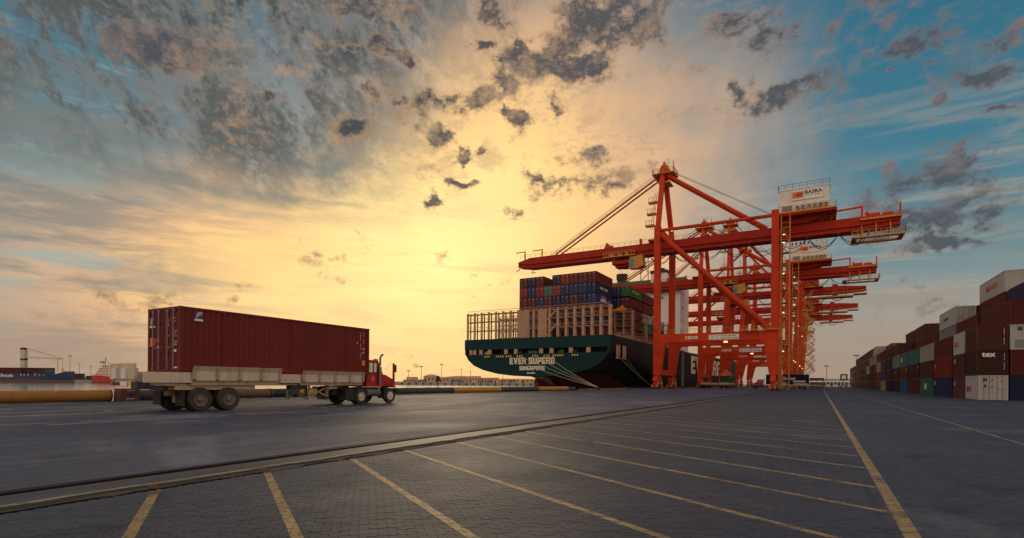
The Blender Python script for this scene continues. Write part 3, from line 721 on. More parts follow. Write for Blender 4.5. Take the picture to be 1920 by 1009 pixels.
row1 = [(75.5,12.19,['navy','dark red','white','dark red']), (89.2,12.19,['brown','dark red','brown','dark red']), (102.6,12.19,['brown','red','brown','grey','white']), (116.2,12.19,['brown','red','brown','dark red']),
        (129.0,12.19,['brown','dark red','mauve','brown','brown']), (143.6,12.19,['brown','dark red','mauve','brown','brown']), (158.0,12.19,['grey','dark red','mauve','brown']), (184.8,12.19,['brown','dark red','mauve','brown','red']), (198.2,12.19,['brown','dark red','mauve','brown','red']), (211.6,12.19,['brown','dark red','mauve','brown','red'])]
for n, (y,L,cols) in enumerate(row1):
    for t, o in yard_stack(y, L, cols, 1, n, 2 if y > 80 else 0): yd[(1,n,t)] = (o, L)
row2 = [(75.5,12.19,['brown','navy','dark red','brown','dark blue']), (89.2,12.19,['brown','red','brown','grey','dark red','white']), (102.6,12.19,['brown','red','brown','grey','dark red'])]
for n, (y,L,cols) in enumerate(row2):
    for t, o in yard_stack(y, L, cols, 2, n, 3): yd[(2,n,t)] = (o, L)
# markings on the yard containers
def mark(key, s, h, m, along, up, facing='-x', **k):
    o, L = yd[key]; w = CW/2
    loc = (-w-.012, L-along if False else along, up) if facing == '-x' else (along, -.018, up)
    return text(s, h, loc, facing, m, o, **k)
CODE = mat('code_white', (.55,.52,.48), .6, 0, .05)
text('IMARC', .62, (-CW/2-.012, 5.5, .85), '-x', SIGNR, yd[(0,0,0)][0], .03)
text('IMARC', .62, (-CW/2-.012, 5.5, .95), '-x', SIGNR, yd[(0,1,2)][0], .03)
text('tex', .52, (-.95, .02, 1.95), '-y', SIGNW, yd[(0,0,1)][0], .03, w=1.15)
for key in ((0,0,1),(0,0,2)):
    text('TGHU 4182', .16, (.86,.02,2.2), '-y', CODE, yd[key][0], vertical=True); text('TGHU 4182', .17, (-CW/2-.012,.75,2.2), '-x', CODE, yd[key][0], vertical=True)
o = yd[(0,3,0)][0]; block_text('H', .1, .1, (0,0,0), '-x', SIGNW, o) if False else None
mb = MB().box(-CW/2-.03,-CW/2-.012,5.2,5.75,.85,1.85).box(-CW/2-.03,-CW/2-.012,6.55,7.1,.85,1.85).box(-CW/2-.031,-CW/2-.012,5.75,6.55,1.2,1.5); mb.build('logo', SIGNW, o)
o = yd[(0,4,2)][0]; text('PIL', .95, (-CW/2-.012, 9.6, .9), '-x', SIGNW, yd[(0,5,2)][0], .03, w=2.6)
Bs('logo', SIGNB, yd[(1,2,4)][0], *[(-CW/2-.03,-CW/2-.012,4.9+i*.75,5.45+i*.75,1.1,1.6) for i in range(5)])
text('IMARC', .75, (-CW/2-.012, 8.8, 1.05), '-x', SIGNR, yd[(2,1,5)][0], .03, w=5.6)
mb = MB(); mb.lathe([(.42,0),(.42,.02),(0,.02)], (-CW/2-.03, 7.4, 1.35), 'x', 14).box(-CW/2-.03,-CW/2-.012,7.0,7.8,.78,.88); mb.build('logo', SIGNW, yd[(2,2,4)][0])
for key, y_, z_ in (((0,2,0),11.2,1.9),((0,5,1),1.4,1.9),((0,1,0),5.0,1.8),((0,1,1),5.2,1.9),((0,2,1),11.3,1.6),((0,4,1),1.0,2.0),((0,6,1),5.5,1.6)):
    B('logo', SIGNY if key in ((0,2,0),(0,5,1)) else CODE, yd[key][0], (-CW/2-.03,-CW/2-.012,y_-.3,y_+.3,z_-.28,z_+.28))
o = yd[(0,0,0)][0]                           # reefer door furniture
Bs('placard', SIGNK, o, (-.86,-.50,-.006,.02,2.02,2.34), (-.80,-.55,-.006,.02,1.38,1.66), (-.16,-.02,-.006,.02,2.1,2.22), (-.14,-.03,-.006,.02,1.36,1.46))
Bs('placard', SIGNO, o, (.58,.76,-.006,.02,2.0,2.15)); Bs('placard', CODE, o, (.45,.82,-.006,.02,1.3,1.75))
o = yd[(1,0,2)][0]; Bs('placard', SIGNK, o, (-.62,-.25,-.02,.02,2.05,2.4)); B('vent_panel', mat('vent_grey',(.18,.2,.22),.6), o, (-.82,-.1,-.02,.02,.25,1.05))

# ------------------------------------------------------------------ ship-to-shore cranes
def catenary(a, b, sag, n=8):
    a = Vector(a); b = Vector(b)
    return [a+(b-a)*i/n-Vector((0,0,sag*(1-(2*i/n-1)**2))) for i in range(n+1)]
def girder_profile(z0, z1, hw):
    return [(-hw,z1),(-hw,z0+1.35),(-hw-.42,z0+1.25),(-hw-.42,z0+1.05),(-hw+.05,z0+1.0),(-hw+.05,z0+.30),(-hw-.3,z0+.28),(-hw-.3,z0),(hw+.3,z0),(hw+.3,z0+.28),(hw-.05,z0+.30),(hw-.05,z0+1.0),(hw+.42,z0+1.05),(hw+.42,z0+1.25),(hw,z0+1.35),(hw,z1)]
def bogie(parent, x, y, m=CRANE, s=1):
    o = MB().prism([(y-2.6,2.1),(y-2.2,2.9),(y-.8,3.5),(y+.8,3.5),(y+2.2,2.9),(y+2.6,2.1)], 'x', x-.55, x+.55).build('bogie', m, parent)
    for dy in (-1.7, 1.7):
        b = MB().prism([(y+dy-1.25,.55),(y+dy-1.3,1.1),(y+dy-.5,2.05),(y+dy+.5,2.05),(y+dy+1.3,1.1),(y+dy+1.25,.55)], 'x', x-.42, x+.42).build('truck_frame', CRANE_D, o)
    for dy in (-2.4,-1.0,1.0,2.4):
        MB().lathe([(0,-.3),(.55,-.3),(.55,-.12),(.48,-.1),(.48,.1),(.55,.12),(.55,.3),(0,.3)], (x,y+dy,.55), 'x', 14).build('wheel', STEEL, o)
    Bs('buffer', YEL, o, (x-.75,x+.75,y-2.95,y-2.7,.5,1.1), (x-.75,x+.75,y+2.7,y+2.95,.5,1.1)); Bs('drive_motor', YEL, o, (x+.42,x+.8,y-2,y-1.3,1.2,2), (x+.42,x+.8,y+1.3,y+2,1.2,2))
def stairs_zigzag(mb, x0, x1, y, z0, z1, dz=3.0):
    z = z0; k = 0
    while z < z1:
        a, b = ((x0,y,z),(x1,y,z+dz)) if k % 2 == 0 else ((x1,y,z),(x0,y,z+dz))
        mb.bar(a, b, .8, .34, up=(0,0,1)); mb.bar((a[0],a[1]-.4,a[2]+1), (b[0],b[1]-.4,b[2]+1), .12)
        e = b[0]; mb.box(e-.55,e+.55,y-.5,y+.5,z+dz-.06,z+dz+.03); mb.rail([(e-.5,y-.45,z+dz),(e+.5,y-.45,z+dz)], 1.0, .9, .03)
        z += dz; k += 1
def crane(y_front, kind, label, trolley_x, spread_z, detail=True, basra=True):
    half = 8.5; yc = y_front+half
    root = thing('gantry_crane', label, 'crane', (-22.7, yc, 0), 0, 'ship-to-shore cranes along the quay')
    g0, g1, top, apex = (36.1, 39.2, 41.5, 58.0) if kind == 'A' else (37.0, 39.8, 41.6, 70.0)
    lean = 0 if kind == 'A' else 2.6
    def lx(x, z): return x + (lean*z/40 if kind == 'B' else 0)
    for sy in (-1, 1):
        ya, yb = sorted((sy*half, sy*(half-1.45)))
        for s in (-1, 1):
            o_, i_ = s*14.25, s*(12.75 if kind == 'A' else 12.2)
            if kind == 'A':
                prof = [(o_,3.6),(s*12.45,3.6),(s*11.5,10.6),(s*11.0,11.55),(s*10.2,11.72),(s*10.2,13.88),(i_,13.9),(i_,top),(o_,top)]
            else:
                prof = [(o_,3.6),(s*12.9,3.6),(lx(s*12.0,10.6),10.6),(lx(s*11.4,11.6),11.6),(lx(s*11.0,11.72),11.72),(lx(s*11.0,13.9),13.9),(lx(i_,14),14),(lx(i_,top),top),(lx(o_,top),top)]
            leg = MB().prism(prof, 'y', ya, yb).build('leg', CRANE, root)
            if s > 0 or sy < 0:
                xq = o_+s*.012
                lmb = MB()
        xr = (10.2 if kind == 'A' else 11.0)
        pb = MB().box(-xr+.0+lx(0,12.8)*0+(lx(0,12.8)), xr+lx(0,12.8), ya+.02, yb-.02, 11.74, 13.86).build('portal_beam', CRANE, root)
        rl = MB().rail([(-12.6,sy*(half-.1),13.9),(12.6,sy*(half-.1),13.9)], 1.1, 1.6, .035).build('handrail', YEL, root)
        if sy < 0:
            pl_ = B('sign', SIGNW, pb, (-6.3,-3.4,-half-.05,-half+.02,12.45,13.1)); text('TEREX', .36, (-5.3,-half-.055,12.6), '-y', SIGNK, pb, .03, w=1.7); B('sign_mark', SIGNR, pb, (-6.05,-5.55,-half-.06,-half-.04,12.58,12.98))
            B('sign', SIGNW, pb, (-.8,6.0,-half-.05,-half+.02,12.1,13.3)); text('S.W.L.  50 T  UNDER SPREADER', .34, (-.55,-half-.055,12.80), '-y', SIGNK, pb, .02, w=6.0); text('S.W.L.  60 T  UNDER CARGO BEAM', .34, (-.55,-half-.055,12.25), '-y', SIGNK, pb, .02, w=6.3)
        # upper tie and big diagonal
        yy = sy*(half-.72)
        MB().tube((lx(-12.8,40.4),yy,40.4),(lx(12.8,40.4),yy,40.4),.42,12).build('tie_tube', CRANE, root, smooth=True)
        MB().tube((lx(-12.8,39.4),yy,39.4),(lx(12.6,14.4),yy,14.4),.62,12).build('diagonal_tube', CRANE, root, smooth=True)
        # A-frame posts
        ax = lx(-13.5,top)
        MB().bar((ax,sy*(half-.75),top-.6),(ax-.5,sy*.95,apex),1.15,1.15).build('a_frame_post', CRANE, root)
        MB().tube((ax-.2,sy*1.1,apex-.6),(lx(11.2,39),sy*1.3,g1+.1),.47,10).build('backstay', CRANE, root, smooth=True)
        MB().tube((ax-.4,sy*1.1,apex-.6),(-45.4,sy*1.1,g1+.2),.24,8).build('forestay', CRANE_D, root, smooth=True)
        MB().tube((ax-.4,sy*.6,apex+.9),(-47.5,sy*.5,g1+.4),.06,5).tube((ax+.4,sy*.6,apex+.6),(lx(14,41),sy*.6,g1+2.5),.05,5).build('hoist_rope', STEEL, root)
        for s in (-1, 1):
            bogie(root, s*13.35, sy*(half-.75)-sy*.0)
    for s in (-1, 1):
        MB().box(s*13.35-.5,s*13.35+.5,-half+1.5,half-1.5,3.62,5.0).build('sill_beam', CRANE, root)
        MB().box(lx(s*13.5,40.6)-.6,lx(s*13.5,40.6)+.6,-half+1.5,half-1.5,39.7,41.3).build('cross_beam', CRANE, root)
    Bs('girder_hanger', CRANE_D, root, (lx(-14.0,39),lx(-13.0,39),-1.5,1.5,g1-.05,39.72), (lx(13.0,39),lx(14.0,39),-1.5,1.5,g1-.05,39.72))
    # boom (waterside) and girder (landside)
    gp = girder_profile(g0, g1, 1.65)
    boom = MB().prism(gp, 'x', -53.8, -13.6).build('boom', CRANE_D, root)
    tip = girder_profile(g0+.6, g1-.9, 1.4); mb = MB(); n = len(gp)
    mb.poly([(-53.8,)+p for p in gp]+[(-57.9,)+p for p in tip], [(i,(i+1)%n,n+(i+1)%n,n+i) for i in range(n)]+[tuple(range(n,2*n))]); mb.build('boom_tip', CRANE_D, boom)
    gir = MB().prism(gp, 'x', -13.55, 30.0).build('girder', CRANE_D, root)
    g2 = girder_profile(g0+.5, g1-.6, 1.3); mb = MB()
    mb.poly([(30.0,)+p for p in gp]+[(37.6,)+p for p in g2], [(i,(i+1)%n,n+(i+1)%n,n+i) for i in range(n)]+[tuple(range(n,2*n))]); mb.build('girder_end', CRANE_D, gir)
    MB().rail([(-57,-1.6,g1),(-14,-1.6,g1)], 1.1, 1.7, .03).build('handrail', YEL, boom)
    MB().rail([(-12,-1.6,g1),(30,-1.6,g1)], 1.1, 1.7, .03).build('handrail', YEL, gir)
    mb = MB()
    for x in (-56.4, -50.5): mb.bar((x,0,g1-.6),(x,0,g1+2.6),.28).bar((x+.1,0,g1+2.5),(x-3.2,0,g1+2.4),.22)
    mb.bar((-57.4,-1.2,g0+.2),(-58.6,-1.2,g0-.6),.18).bar((-53,-1.2,g0),(-53,-1.2,g0-1.4),.16).bar((-53.4,-1.2,g0-1.4),(-52,-1.2,g0-1.5),.2)
    mb.build('boom_davit', CRANE_D, boom)
    MB().prism([(-30.6,g1),(-29.8,g1+1.9),(-29.0,g1+.9),(-28.2,g1+.9),(-28.2,g1)], 'y', -.8, .8).box(-20.4,-20,-.6,.6,g1,g1+1.8).build('hinge_bracket', CRANE, boom)
    B('hinge_deck', CRANE_D, root, (-17.5,-12.9,-2.4,2.4,g1+.15,g1+.75))
    # apex head
    ax = lx(-13.5,top)-.5
    hd = MB().box(ax-2.6,ax+3.2,-2.6,2.6,apex-1.0,apex-.75).box(ax-1.0,ax+2.0,-2.2,2.2,apex-3.4,apex-3.15).build('apex_platform', YEL, root)
    MB().rail([(ax-2.5,-2.5,apex-.75),(ax+3.1,-2.5,apex-.75),(ax+3.1,2.5,apex-.75),(ax-2.5,2.5,apex-.75),(ax-2.5,-2.5,apex-.75)], 1.1, 1.2, .05).build('handrail', YEL, hd)
    MB().prism([(ax-1.5,apex-1.2),(ax-.5,apex+1.5),(ax+.5,apex+1.6),(ax+2.2,apex-.2),(ax+2.4,apex-1.4)], 'y', -1.3, 1.3).build('apex_head', CRANE, root)
    mb = MB()
    for dy in (-.8,.8): mb.lathe([(0,-.16),(.75,-.16),(.62,0),(.75,.16),(0,.16)], (ax+.3,dy,apex+1.5), 'y', 14)
    mb.build('sheave', YEL, root); MB().tube((ax,0,apex+1.5),(ax,0,apex+3.0),.22,8).build('mast', CRANE_D, root); MB().tube((ax+.9,1.2,apex+1),(ax+.9,1.2,apex+4.2),.05,5).build('antenna', CRANE_D, root); MB().tube((ax+2.6,-.8,apex-.7),(ax+2.6,-.8,apex+2.6),.09,5).build('antenna', CRANE_D, root)
    # ladder with rest platforms up the A-frame
    mb = MB(); n = int((apex-5-top)/.55)
    for i in range(n+1):
        z = top+i*.55; mb.box(ax-2.0,ax-1.4,-half*.55*(1-i/n)-1.1-.03,-half*.55*(1-i/n)-1.1+.03,z,z+.07)
    for dx in (-2.0,-1.4): mb.bar((ax+dx,-half*.55-1.1,top),(ax+dx,-1.1,top+n*.55),.07)
    mb.build('ladder', STEEL, root)
    for i, f in enumerate((.08,.38,.68)):
        z = top+(apex-5-top)*f; y = -half*.55*(1-f)-1.1
        MB().box(ax-3.3,ax-1.0,y-.7,y+.7,z,z+.45).rail([(ax-3.2,y-.6,z+.45),(ax-1.1,y-.6,z+.45)], 1.1, .9, .04).build('rest_platform', YEL, root)
    # machinery house
    hx0, hx1, hz0, hz1 = 13.8, 24.3, 41.9, 46.8
    if kind == 'A':
        MB().prism([(hx0-.3,41.0),(hx0+1.0,g1+.02),(hx1-4.2,g1+.02),(hx1-.2,40.6),(hx1-.2,41.0)], 'y', -2.6, 2.6).build('house_support', CRANE_D, root)
        h = MB(); corr_end(h, -4.0, hx0, hx1, hz0, hz1, .42, .07); corr_end(h, 4.0, hx0, hx1, hz0, hz1, .42, .07, 1); corr_side(h, hx0, -4, 4, hz0, hz1, -1, .42, .07); corr_side(h, hx1, -4, 4, hz0, hz1, 1, .42, .07)
        h.box(hx0-.12,hx1+.12,-4.1,4.1,hz1,hz1+.15); h = h.build('machinery_house', WHITE, root)
        MB().rail([(hx0,-4,hz1+.15),(hx1,-4,hz1+.15),(hx1,4,hz1+.15),(hx0,4,hz1+.15),(hx0,-4,hz1+.15)], 1.25, 1.35, .035).build('roof_rail', STEEL, h)
        pf = B('house_platform', YEL, root, (hx0-.5,hx1+1.3,-5.4,4.6,hz0-.75,hz0-.35)); B('platform_beam', CRANE_D, pf, (hx0-.4,hx1+1.4,-5.2,4.5,hz0-1.25,hz0-.76))
        MB().rail([(hx0-.4,-5.35,hz0-.35),(hx1+1.2,-5.35,hz0-.35),(hx1+1.2,4.5,hz0-.35)], 1.2, 1.3, .04).build('handrail', YEL, pf)
        for i, ax_ in enumerate((17.9,19.0,20.2,21.4,22.5,23.6)):
            u = B('air_conditioner', WHITE, h, (ax_-.34,ax_+.34,-4.75,-4.1,hz0+.15,hz0+.15+(.75 if i == 0 else 1.15))); B('fan_grille', SIGNK, u, (ax_-.26,ax_+.26,-4.79,-4.74,hz0+.25,hz0+.25+(.5 if i == 0 else .55)))
        if not basra == 'far':
            for i in range(5 if basra == 2 else 0): B('roof_vent', STEEL, h, (hx0+.4+i*1.15,hx0+.95+i*1.15,-3.4,-2.8,hz1+.16,hz1+1.15))
        B('house_louvre', mat('vent_grey',(.18,.2,.22),.6), h, (hx0+.9,hx0+2.9,-4.12,-3.98,hz0+.15,hz0+1.3))
        sg = B('sign', SIGNW, h, (hx0+2.8,hx0+9.2,-4.2,-4.02,hz0+2.35,hz0+4.45))
        B('logo', SIGNO, sg, (hx0+2.95,hx0+5.35,-4.23,-4.18,hz0+2.75,hz0+4.25))
        lg = MB(); yq = -4.25
        for a, b in (((3.1,3.35),(5.2,3.75)),((3.55,3.4),(4.25,3.95)),((4.25,3.95),(4.95,3.65)),((4.2,2.85),(4.2,3.6)),((4.75,2.85),(4.75,3.7)),((3.9,3.2),(4.95,3.3))): lg.bar((hx0+a[0],yq,hz0+a[1]),(hx0+b[0],yq,hz0+b[1]),.10,.05,up=(0,1,0))
        lg.build('logo_crane', SIGNK, sg)
        text('BASRA', .85, (hx0+5.55,-4.215,hz0+3.45), '-y', SIGNK, sg, .035, w=3.5); text('GATEWAY TERMINAL', .22, (hx0+5.6,-4.215,hz0+3.02), '-y', SIGNK, sg, .015, w=3.3)
    else:
        h = B('machinery_house', CRANE_D, root, (16,22,-3,3,g1+.3,g1+3.2)); B('house_platform', YEL, root, (15,23.5,-3.6,3.6,g1+.02,g1+.28))
        MB().rail([(15,-3.5,g1+.28),(23.4,-3.5,g1+.28)], 1.1, 1.3, .04).build('handrail', YEL, h)
    # landside end: gear, davit, hanging platform
    if kind == 'A':
        e = MB().box(30.5,37.5,-1.5,1.5,g1-.5,g1-.1).box(31.5,34,-1,1,g1-.1,g1+.7).box(34.4,36.4,-1.2,.6,g1-.1,g1+.5).box(31.2,31.8,-1.3,-.6,g1-.1,g1+1).build('end_machinery', CRANE, root)
        B('end_deck', YEL, e, (30.2,37.9,-2.1,2.1,g1-.9,g1-.52))
        MB().bar((30.6,-.6,g1),(30.6,-.6,g1+2.6),.4).bar((30.8,-.6,g1+2.5),(23.6,-.6,g1+2.1),.35).build('service_jib', CRANE, root); MB().tube((37.6,-1.2,g1-.5),(37.6,-1.2,g1+2.3),.18,6).build('end_post', CRANE, root)
        px0, px1, pz = 28.6, 38.3, g0-1.6
        pfm = B('hanging_platform', YEL, root, (px0,px1,-3.2,-1.9,pz-.35,pz), (px0,px1,1.9,3.2,pz-.35,pz), (px0,px0+1,-1.9,1.9,pz-.3,pz), (px1-1,px1,-1.9,1.9,pz-.3,pz))
        MB().rail([(px0,-3.15,pz),(px1,-3.15,pz),(px1,3.15,pz)], 1.2, 1.0, .05).build('handrail', YEL, pfm)
        mb = MB()
        for x in (30.5,33.2,35.8): mb.bar((x,-2.0,pz),(x,-1.7,g0+1.2),.2).bar((x,2.0,pz),(x,1.7,g0+1.2),.2)
        mb.build('hanger', YEL, pfm)
    else:
        e = MB().box(26.5,28.3,-2.2,2.2,g0-.6,g1+.7).bar((28.2,-1,g1-.2),(37.5,-1,g1-.6),.25).bar((28.2,1,g1-.2),(37.5,1,g1-.6),.25).build('end_machinery', CRANE_D, root)
        pfm = B('hanging_platform', YEL, root, (22,33.5,-2.6,2.6,g0-1.5,g0-1.0)); MB().rail([(24,-2.5,g0-1.0),(37.8,-2.5,g0-.4)], 1.2, 1.4, .05).box(33.5,37.9,-2.2,2.2,g0-.75,g0-.5).build('handrail', YEL, pfm)
        B('access_basket', YEL, root, (13.5,19.5,-3,3,g0+4.3 if kind=='X' else g0-6.5,g0-5.8)); MB().bar((15,-1,g0-5.8),(16.5,-1,g0),.18).bar((18,-1,g0-5.8),(16.8,-1,g0),.18).build('basket_hanger', CRANE_D, root)
    # festoon cables under the girder
    mb = MB(); x = trolley_x+6 if trolley_x < -14 else -12
    xs = []
    while x < 33: xs.append(x); x += 6.2
    for a, b in zip(xs[:-1], xs[1:]):
        for dy, sg_ in ((-2.0,2.6),(-2.12,3.1)): mb.path(catenary((a,dy,g0-.25),(b,dy,g0-.25), sg_*random.uniform(.85,1.1), 8), .075, 4)
        mb.box(a-.3,a+.3,-2.25,-1.9,g0-.4,g0)
    mb.build('festoon_cable', BLACK, root)
    # trolley, cab, ropes and spreader
    tx = trolley_x
    tr = B('trolley', CRANE_D, root, (tx-4.2,tx+1.2,-2.6,2.6,g0-1.9,g0-.9), (tx-3.6,tx+.2,-1.4,1.4,g0-2.6,g0-1.9), (tx-4,tx-3.4,-2.5,-2.2,g0-.9,g0+.6), (tx+.6,tx+1.1,-2.5,-2.2,g0-.9,g0+.6))
    pf = B('trolley_platform', YEL, tr, (tx-6.5,tx+2.4,-3.3,-2.15,g0+.05,g0+.3)); MB().rail([(tx-6.4,-3.25,g0+.3),(tx+2.3,-3.25,g0+.3)], 1.2, .8, .05).box(tx-5,tx-3.5,-3.1,-2.4,g0+.3,g0+1.1).box(tx-2.5,tx-1.4,-3.1,-2.4,g0+.3,g0+1.0).box(tx-.4,tx+.6,-3.1,-2.4,g0+.3,g0+1.2).build('handrail', YEL, pf)
    cb = MB().prism([(tx+.9,g0-3.6),(tx+1.4,g0-.6),(tx+4.6,g0-.2),(tx+4.9,g0-3.0),(tx+3.4,g0-3.7)], 'y', -3.6, -1.2).build('operator_cab', YEL, tr)
    B('cab_window', GLASS, cb, (tx+.95,tx+2.3,-3.64,-3.58,g0-3.3,g0-1.0)); B('cab_window', GLASS, cb, (tx+.80,tx+.96,-3.3,-1.5,g0-3.0,g0-1.2)); MB().bar((tx+1.2,-2.4,g0-.6),(tx+.2,-2.4,g0+1.2),.5,.3).build('cab_bracket', YEL, cb)
    if spread_z:
        sx = tx-1.5
        mb = MB()
        for dx in (-1.1,1.1):
            for dy in (-2.2,2.2): mb.tube((sx+dx*.8,dy*.4,g0-2.5),(sx+dx,dy,spread_z+1.4),.035,4)
        mb.build('hoist_rope', STEEL, tr)
        sp_ = MB().box(sx-1.1,sx+1.1,-3,3,spread_z+.6,spread_z+1.4).box(sx-.35,sx+.35,-6.0,6.0,spread_z+.1,spread_z+.55).box(sx-1.25,sx+1.25,-6.1,-5.7,spread_z,spread_z+.5).box(sx-1.25,sx+1.25,5.7,6.1,spread_z,spread_z+.5).box(sx-.7,sx+.2,-1.2,1.6,spread_z+1.4,spread_z+2.2)
        sp_.build('spreader', paint('spreader_orange',(.80,.22,.02),streak=.3), tr)
    # stair tower and ladders on the landside legs
    if kind == 'A':
        mb = MB(); x0, x1, y0, y1 = 14.6, 16.4, -half+2.4, -half+4.4
        for x in (x0,x1):
            for y in (y0,y1): mb.bar((x,y,.2),(x,y,40.6),.16)
        z = 3; k = 0
        while z < 40.5:
            mb.box(x0,x1,y0,y1,z-.05,z+.05); mb.bar((x0,y0,z+1.05),(x1,y0,z+1.05),.07)
            mb.bar((x0+.2,y0+.4,z-3) if k % 2 else (x1-.2,y0+.4,z-3), (x1-.2,y0+.4,z) if k % 2 else (x0+.2,y0+.4,z), .6, .1)
            z += 2.9; k += 1
        st = mb.build('stair_tower', YEL, root)
        mb = MB(); n = 48
        for dx in (14.45,15.05): mb.bar((dx,-half+.5,.3),(dx,-half+.5,14.4),.09)
        for i in range(n): mb.box(14.45,15.05,-half+.46,-half+.54,.5+i*.29,.55+i*.29)
        for z in (3.2,6.2,9.2,12.2): mb.box(14.3,15.7,-half+.1,-half+1.5,z,z+.1)
        mb.build('ladder', YEL, root)
        B('leg_platform', YEL, root, (6.5,14.3,-half-.9,-half-.04,13.95,14.15))
        mb = MB()
        for z in (9,18,27,36): mb.box(15.0,15.4,-half+2.2,-half+2.36,z,z+.16)
        mb.build('floodlight', LAMP, root)
        B('floodlight', LAMPO, root, (2.6,3.4,-half+.3,-half+.7,11.4,11.7))
        B('floodlight', LAMP, root, (14.4,15.2,-2.3,-1.5,35.3,35.55)); B('floodlight', LAMP, root, (-10.5,-9.9,-half+1.6,-half+1.9,40.2,40.5))
    else:
        mb = MB(); stairs_zigzag(mb, 16.6, 20.0, -half+.4, 6, 36, 2.8)
        for z in range(8, 37, 6): mb.bar((lx(14,z),-half+.4,z),(16.6,-half+.4,z),.2)
        mb.build('zigzag_stairs', YEL, root)
        mb = MB()
        for z in range(4, 38, 3): mb.box(14.3+lean*z/40,15.1+lean*z/40,-half-.1,-half+.1,z,z+.12)
        mb.bar((14.4,-half,1),(14.4+lean*.95,-half,38),.1).bar((15.0,-half,1),(15.0+lean*.95,-half,38),.1); mb.build('ladder', YEL, root)
        mb = MB()
        for z in (10,24): mb.box(13.3+lean*z/40,13.8+lean*z/40,-half-.22,-half-.03,z,z+.3)
        mb.build('floodlight', LAMP, root)
    return root
crane(135.8, 'A', 'nearest orange-red crane, its boom reaching out over the container ship stern', -23.3, 20.8)
crane(192.5, 'A', 'second orange-red crane, its sign partly hidden under the nearest girder', -4.5, 4.2, basra=2)
crane(236.0, 'B', 'third crane from the front, tall apex and inclined legs', -8.0, 22.0)
crane(287.0, 'B', 'fourth crane from the front, seen between the legs of nearer cranes', -20.0, None)
crane(334.0, 'B', 'farthest crane in the row along the quay', 2.0, None)

# ------------------------------------------------------------------ container ship at the quay
SY, SXC, SH, DK = 122.5, -64.8, 21.2, 13.1
ship = thing('container_ship', 'huge dark green container ship moored stern-on beside the cranes', 'ship', (SXC, SY, WZ))
def S(mb): mb.v = [(x, y, z-WZ) for x,y,z in mb.v]; return mb      # ship coordinates keep the quay's heights
st = [ (0,  [(21.2,13.1),(21.15,10.4),(20.9,9.0),(19.9,7.4),(18.0,5.9),(15.0,4.7),(10.5,3.7),(5.5,3.15),(0,2.95)]),
       (10, [(21.2,13.1),(21.2,10.4),(21.0,9.0),(20.2,7.4),(18.6,6.0),(15.8,4.9),(11.2,3.95),(6,3.3),(0,2.9)]),
       (22, [(21.2,13.1),(21.2,10.0),(21.2,8.4),(20.8,7.0),(19.8,5.8),(17.4,4.7),(13,3.8),(7,3.0),(1.2,-1)]),
       (36, [(21.2,13.1),(21.2,10.0),(21.2,7.4),(21.0,5.6),(20.0,4.4),(17,3.2),(12,1.4),(5,-3),(1,-10)]),
       (60, [(21.2,13.1),(21.2,9),(21.2,5),(21.2,2),(20.9,-1),(20.4,-4),(18,-8),(12,-12),(1,-13)]),
       (230,[(21.2,14.5),(21.2,9),(21.2,5),(21.2,2),(21.2,-1),(21.2,-4),(20,-8),(15,-12),(1,-13)]),
       (275,[(17,17),(15,10),(13.5,5),(12.5,2),(11.5,-1),(10.5,-4),(8,-8),(5,-12),(.5,-13)]),
       (300,[(3,20),(1.2,12),(.8,5),(.7,2),(.7,-1),(.7,-4),(.6,-8),(.6,-12),(.4,-13)]) ]
mb = MB(); n = 9
for sgn in (1, -1):
    base = len(mb.v)
    for yo, sec in st: mb.v += [(sgn*h, yo, z) for h, z in sec]
    for i in range(len(st)-1):
        for j in range(n-1):
            a = base+i*n+j; mb.f.append([a,a+1,a+n+1,a+n]); mb.mi.append(1 if (i >= 1 and j >= 6) else 0)
hull = S(mb).build('hull', [HULL_SHADED, HULLR], ship, smooth=True)
# transom: upper band, lower plate and the posts between the mooring-deck openings
sec0 = st[0][1]
rt = [(h,z) for h,z in sec0]; OT, OB = 10.25, 8.95
low = [(20.88,OB)]+[(h,z) for h,z in rt if z < OB-.1]; lowp = low+[(-h,z) for h,z in low[::-1] if h > 0]
tr_ = S(MB().prism(lowp, 'y', -.25, .1)).build('transom', HULLG, ship)
S(MB().prism([(21.2,DK+.0),(21.16,OT),(-21.16,OT),(-21.2,DK)], 'y', -.25, .1)).build('transom_bulwark', HULLG, tr_)
S(MB().box(-21,21,5.0,5.2,OB-.5,OT+.5).box(-20.7,20.7,.1,5,OB-.35,OB-.1)).build('mooring_deck', paint('mooring_deck_dark',(.03,.045,.04)), ship)
px_ = [-19.2,-17.9,-15.9,-13.0,-7.9,-4.9,2.6,5.6,10.9,15.6]
for x in px_: S(MB().box(x-.5,x+.5,-.18,.35,OB,OT)).build('transom_post', LASH, tr_)
for x in (-20.75, 20.75): S(MB().box(x-.3,x+.3,-.24,.2,OB,OT)).build('transom_post', HULLG, tr_)
for x, c in ((-14.8,WHITE),(.2,SHIPGN),(4.8,STEEL),(7.6,SHIPGN),(-1.2,STEEL),(15.0,SHIPGN),(-4.6,STEEL),(11.2,SHIPGN)):
    S(MB().box(x-.7,x+.7,1.2,2.6,OB-.1,OB+.85).tube((x-.5,1.9,OB+.6),(x+.5,1.9,OB+.6),.5,10)).build('mooring_winch', c, ship)
for x, k in ((-13.6,3),(-9.6,4),(-6.9,3),(-3.5,3),(1.1,3),(4.4,3),(7.5,5),(12.2,3)):
    ch = S(MB().box(x-k*.35,x+k*.35,-.40,-.2,OB-.95,OB-.82).box(x-k*.35,x+k*.35,-.40,-.2,OB-.42,OB-.32)).build('fairlead', BLACK, tr_)
    for i in range(k): q = x+(i-(k-1)/2)*.66; S(MB().tube((q,-.45,OB-.85),(q,-.45,OB-.4),.17,8)).build('roller', SIGNY, ch)
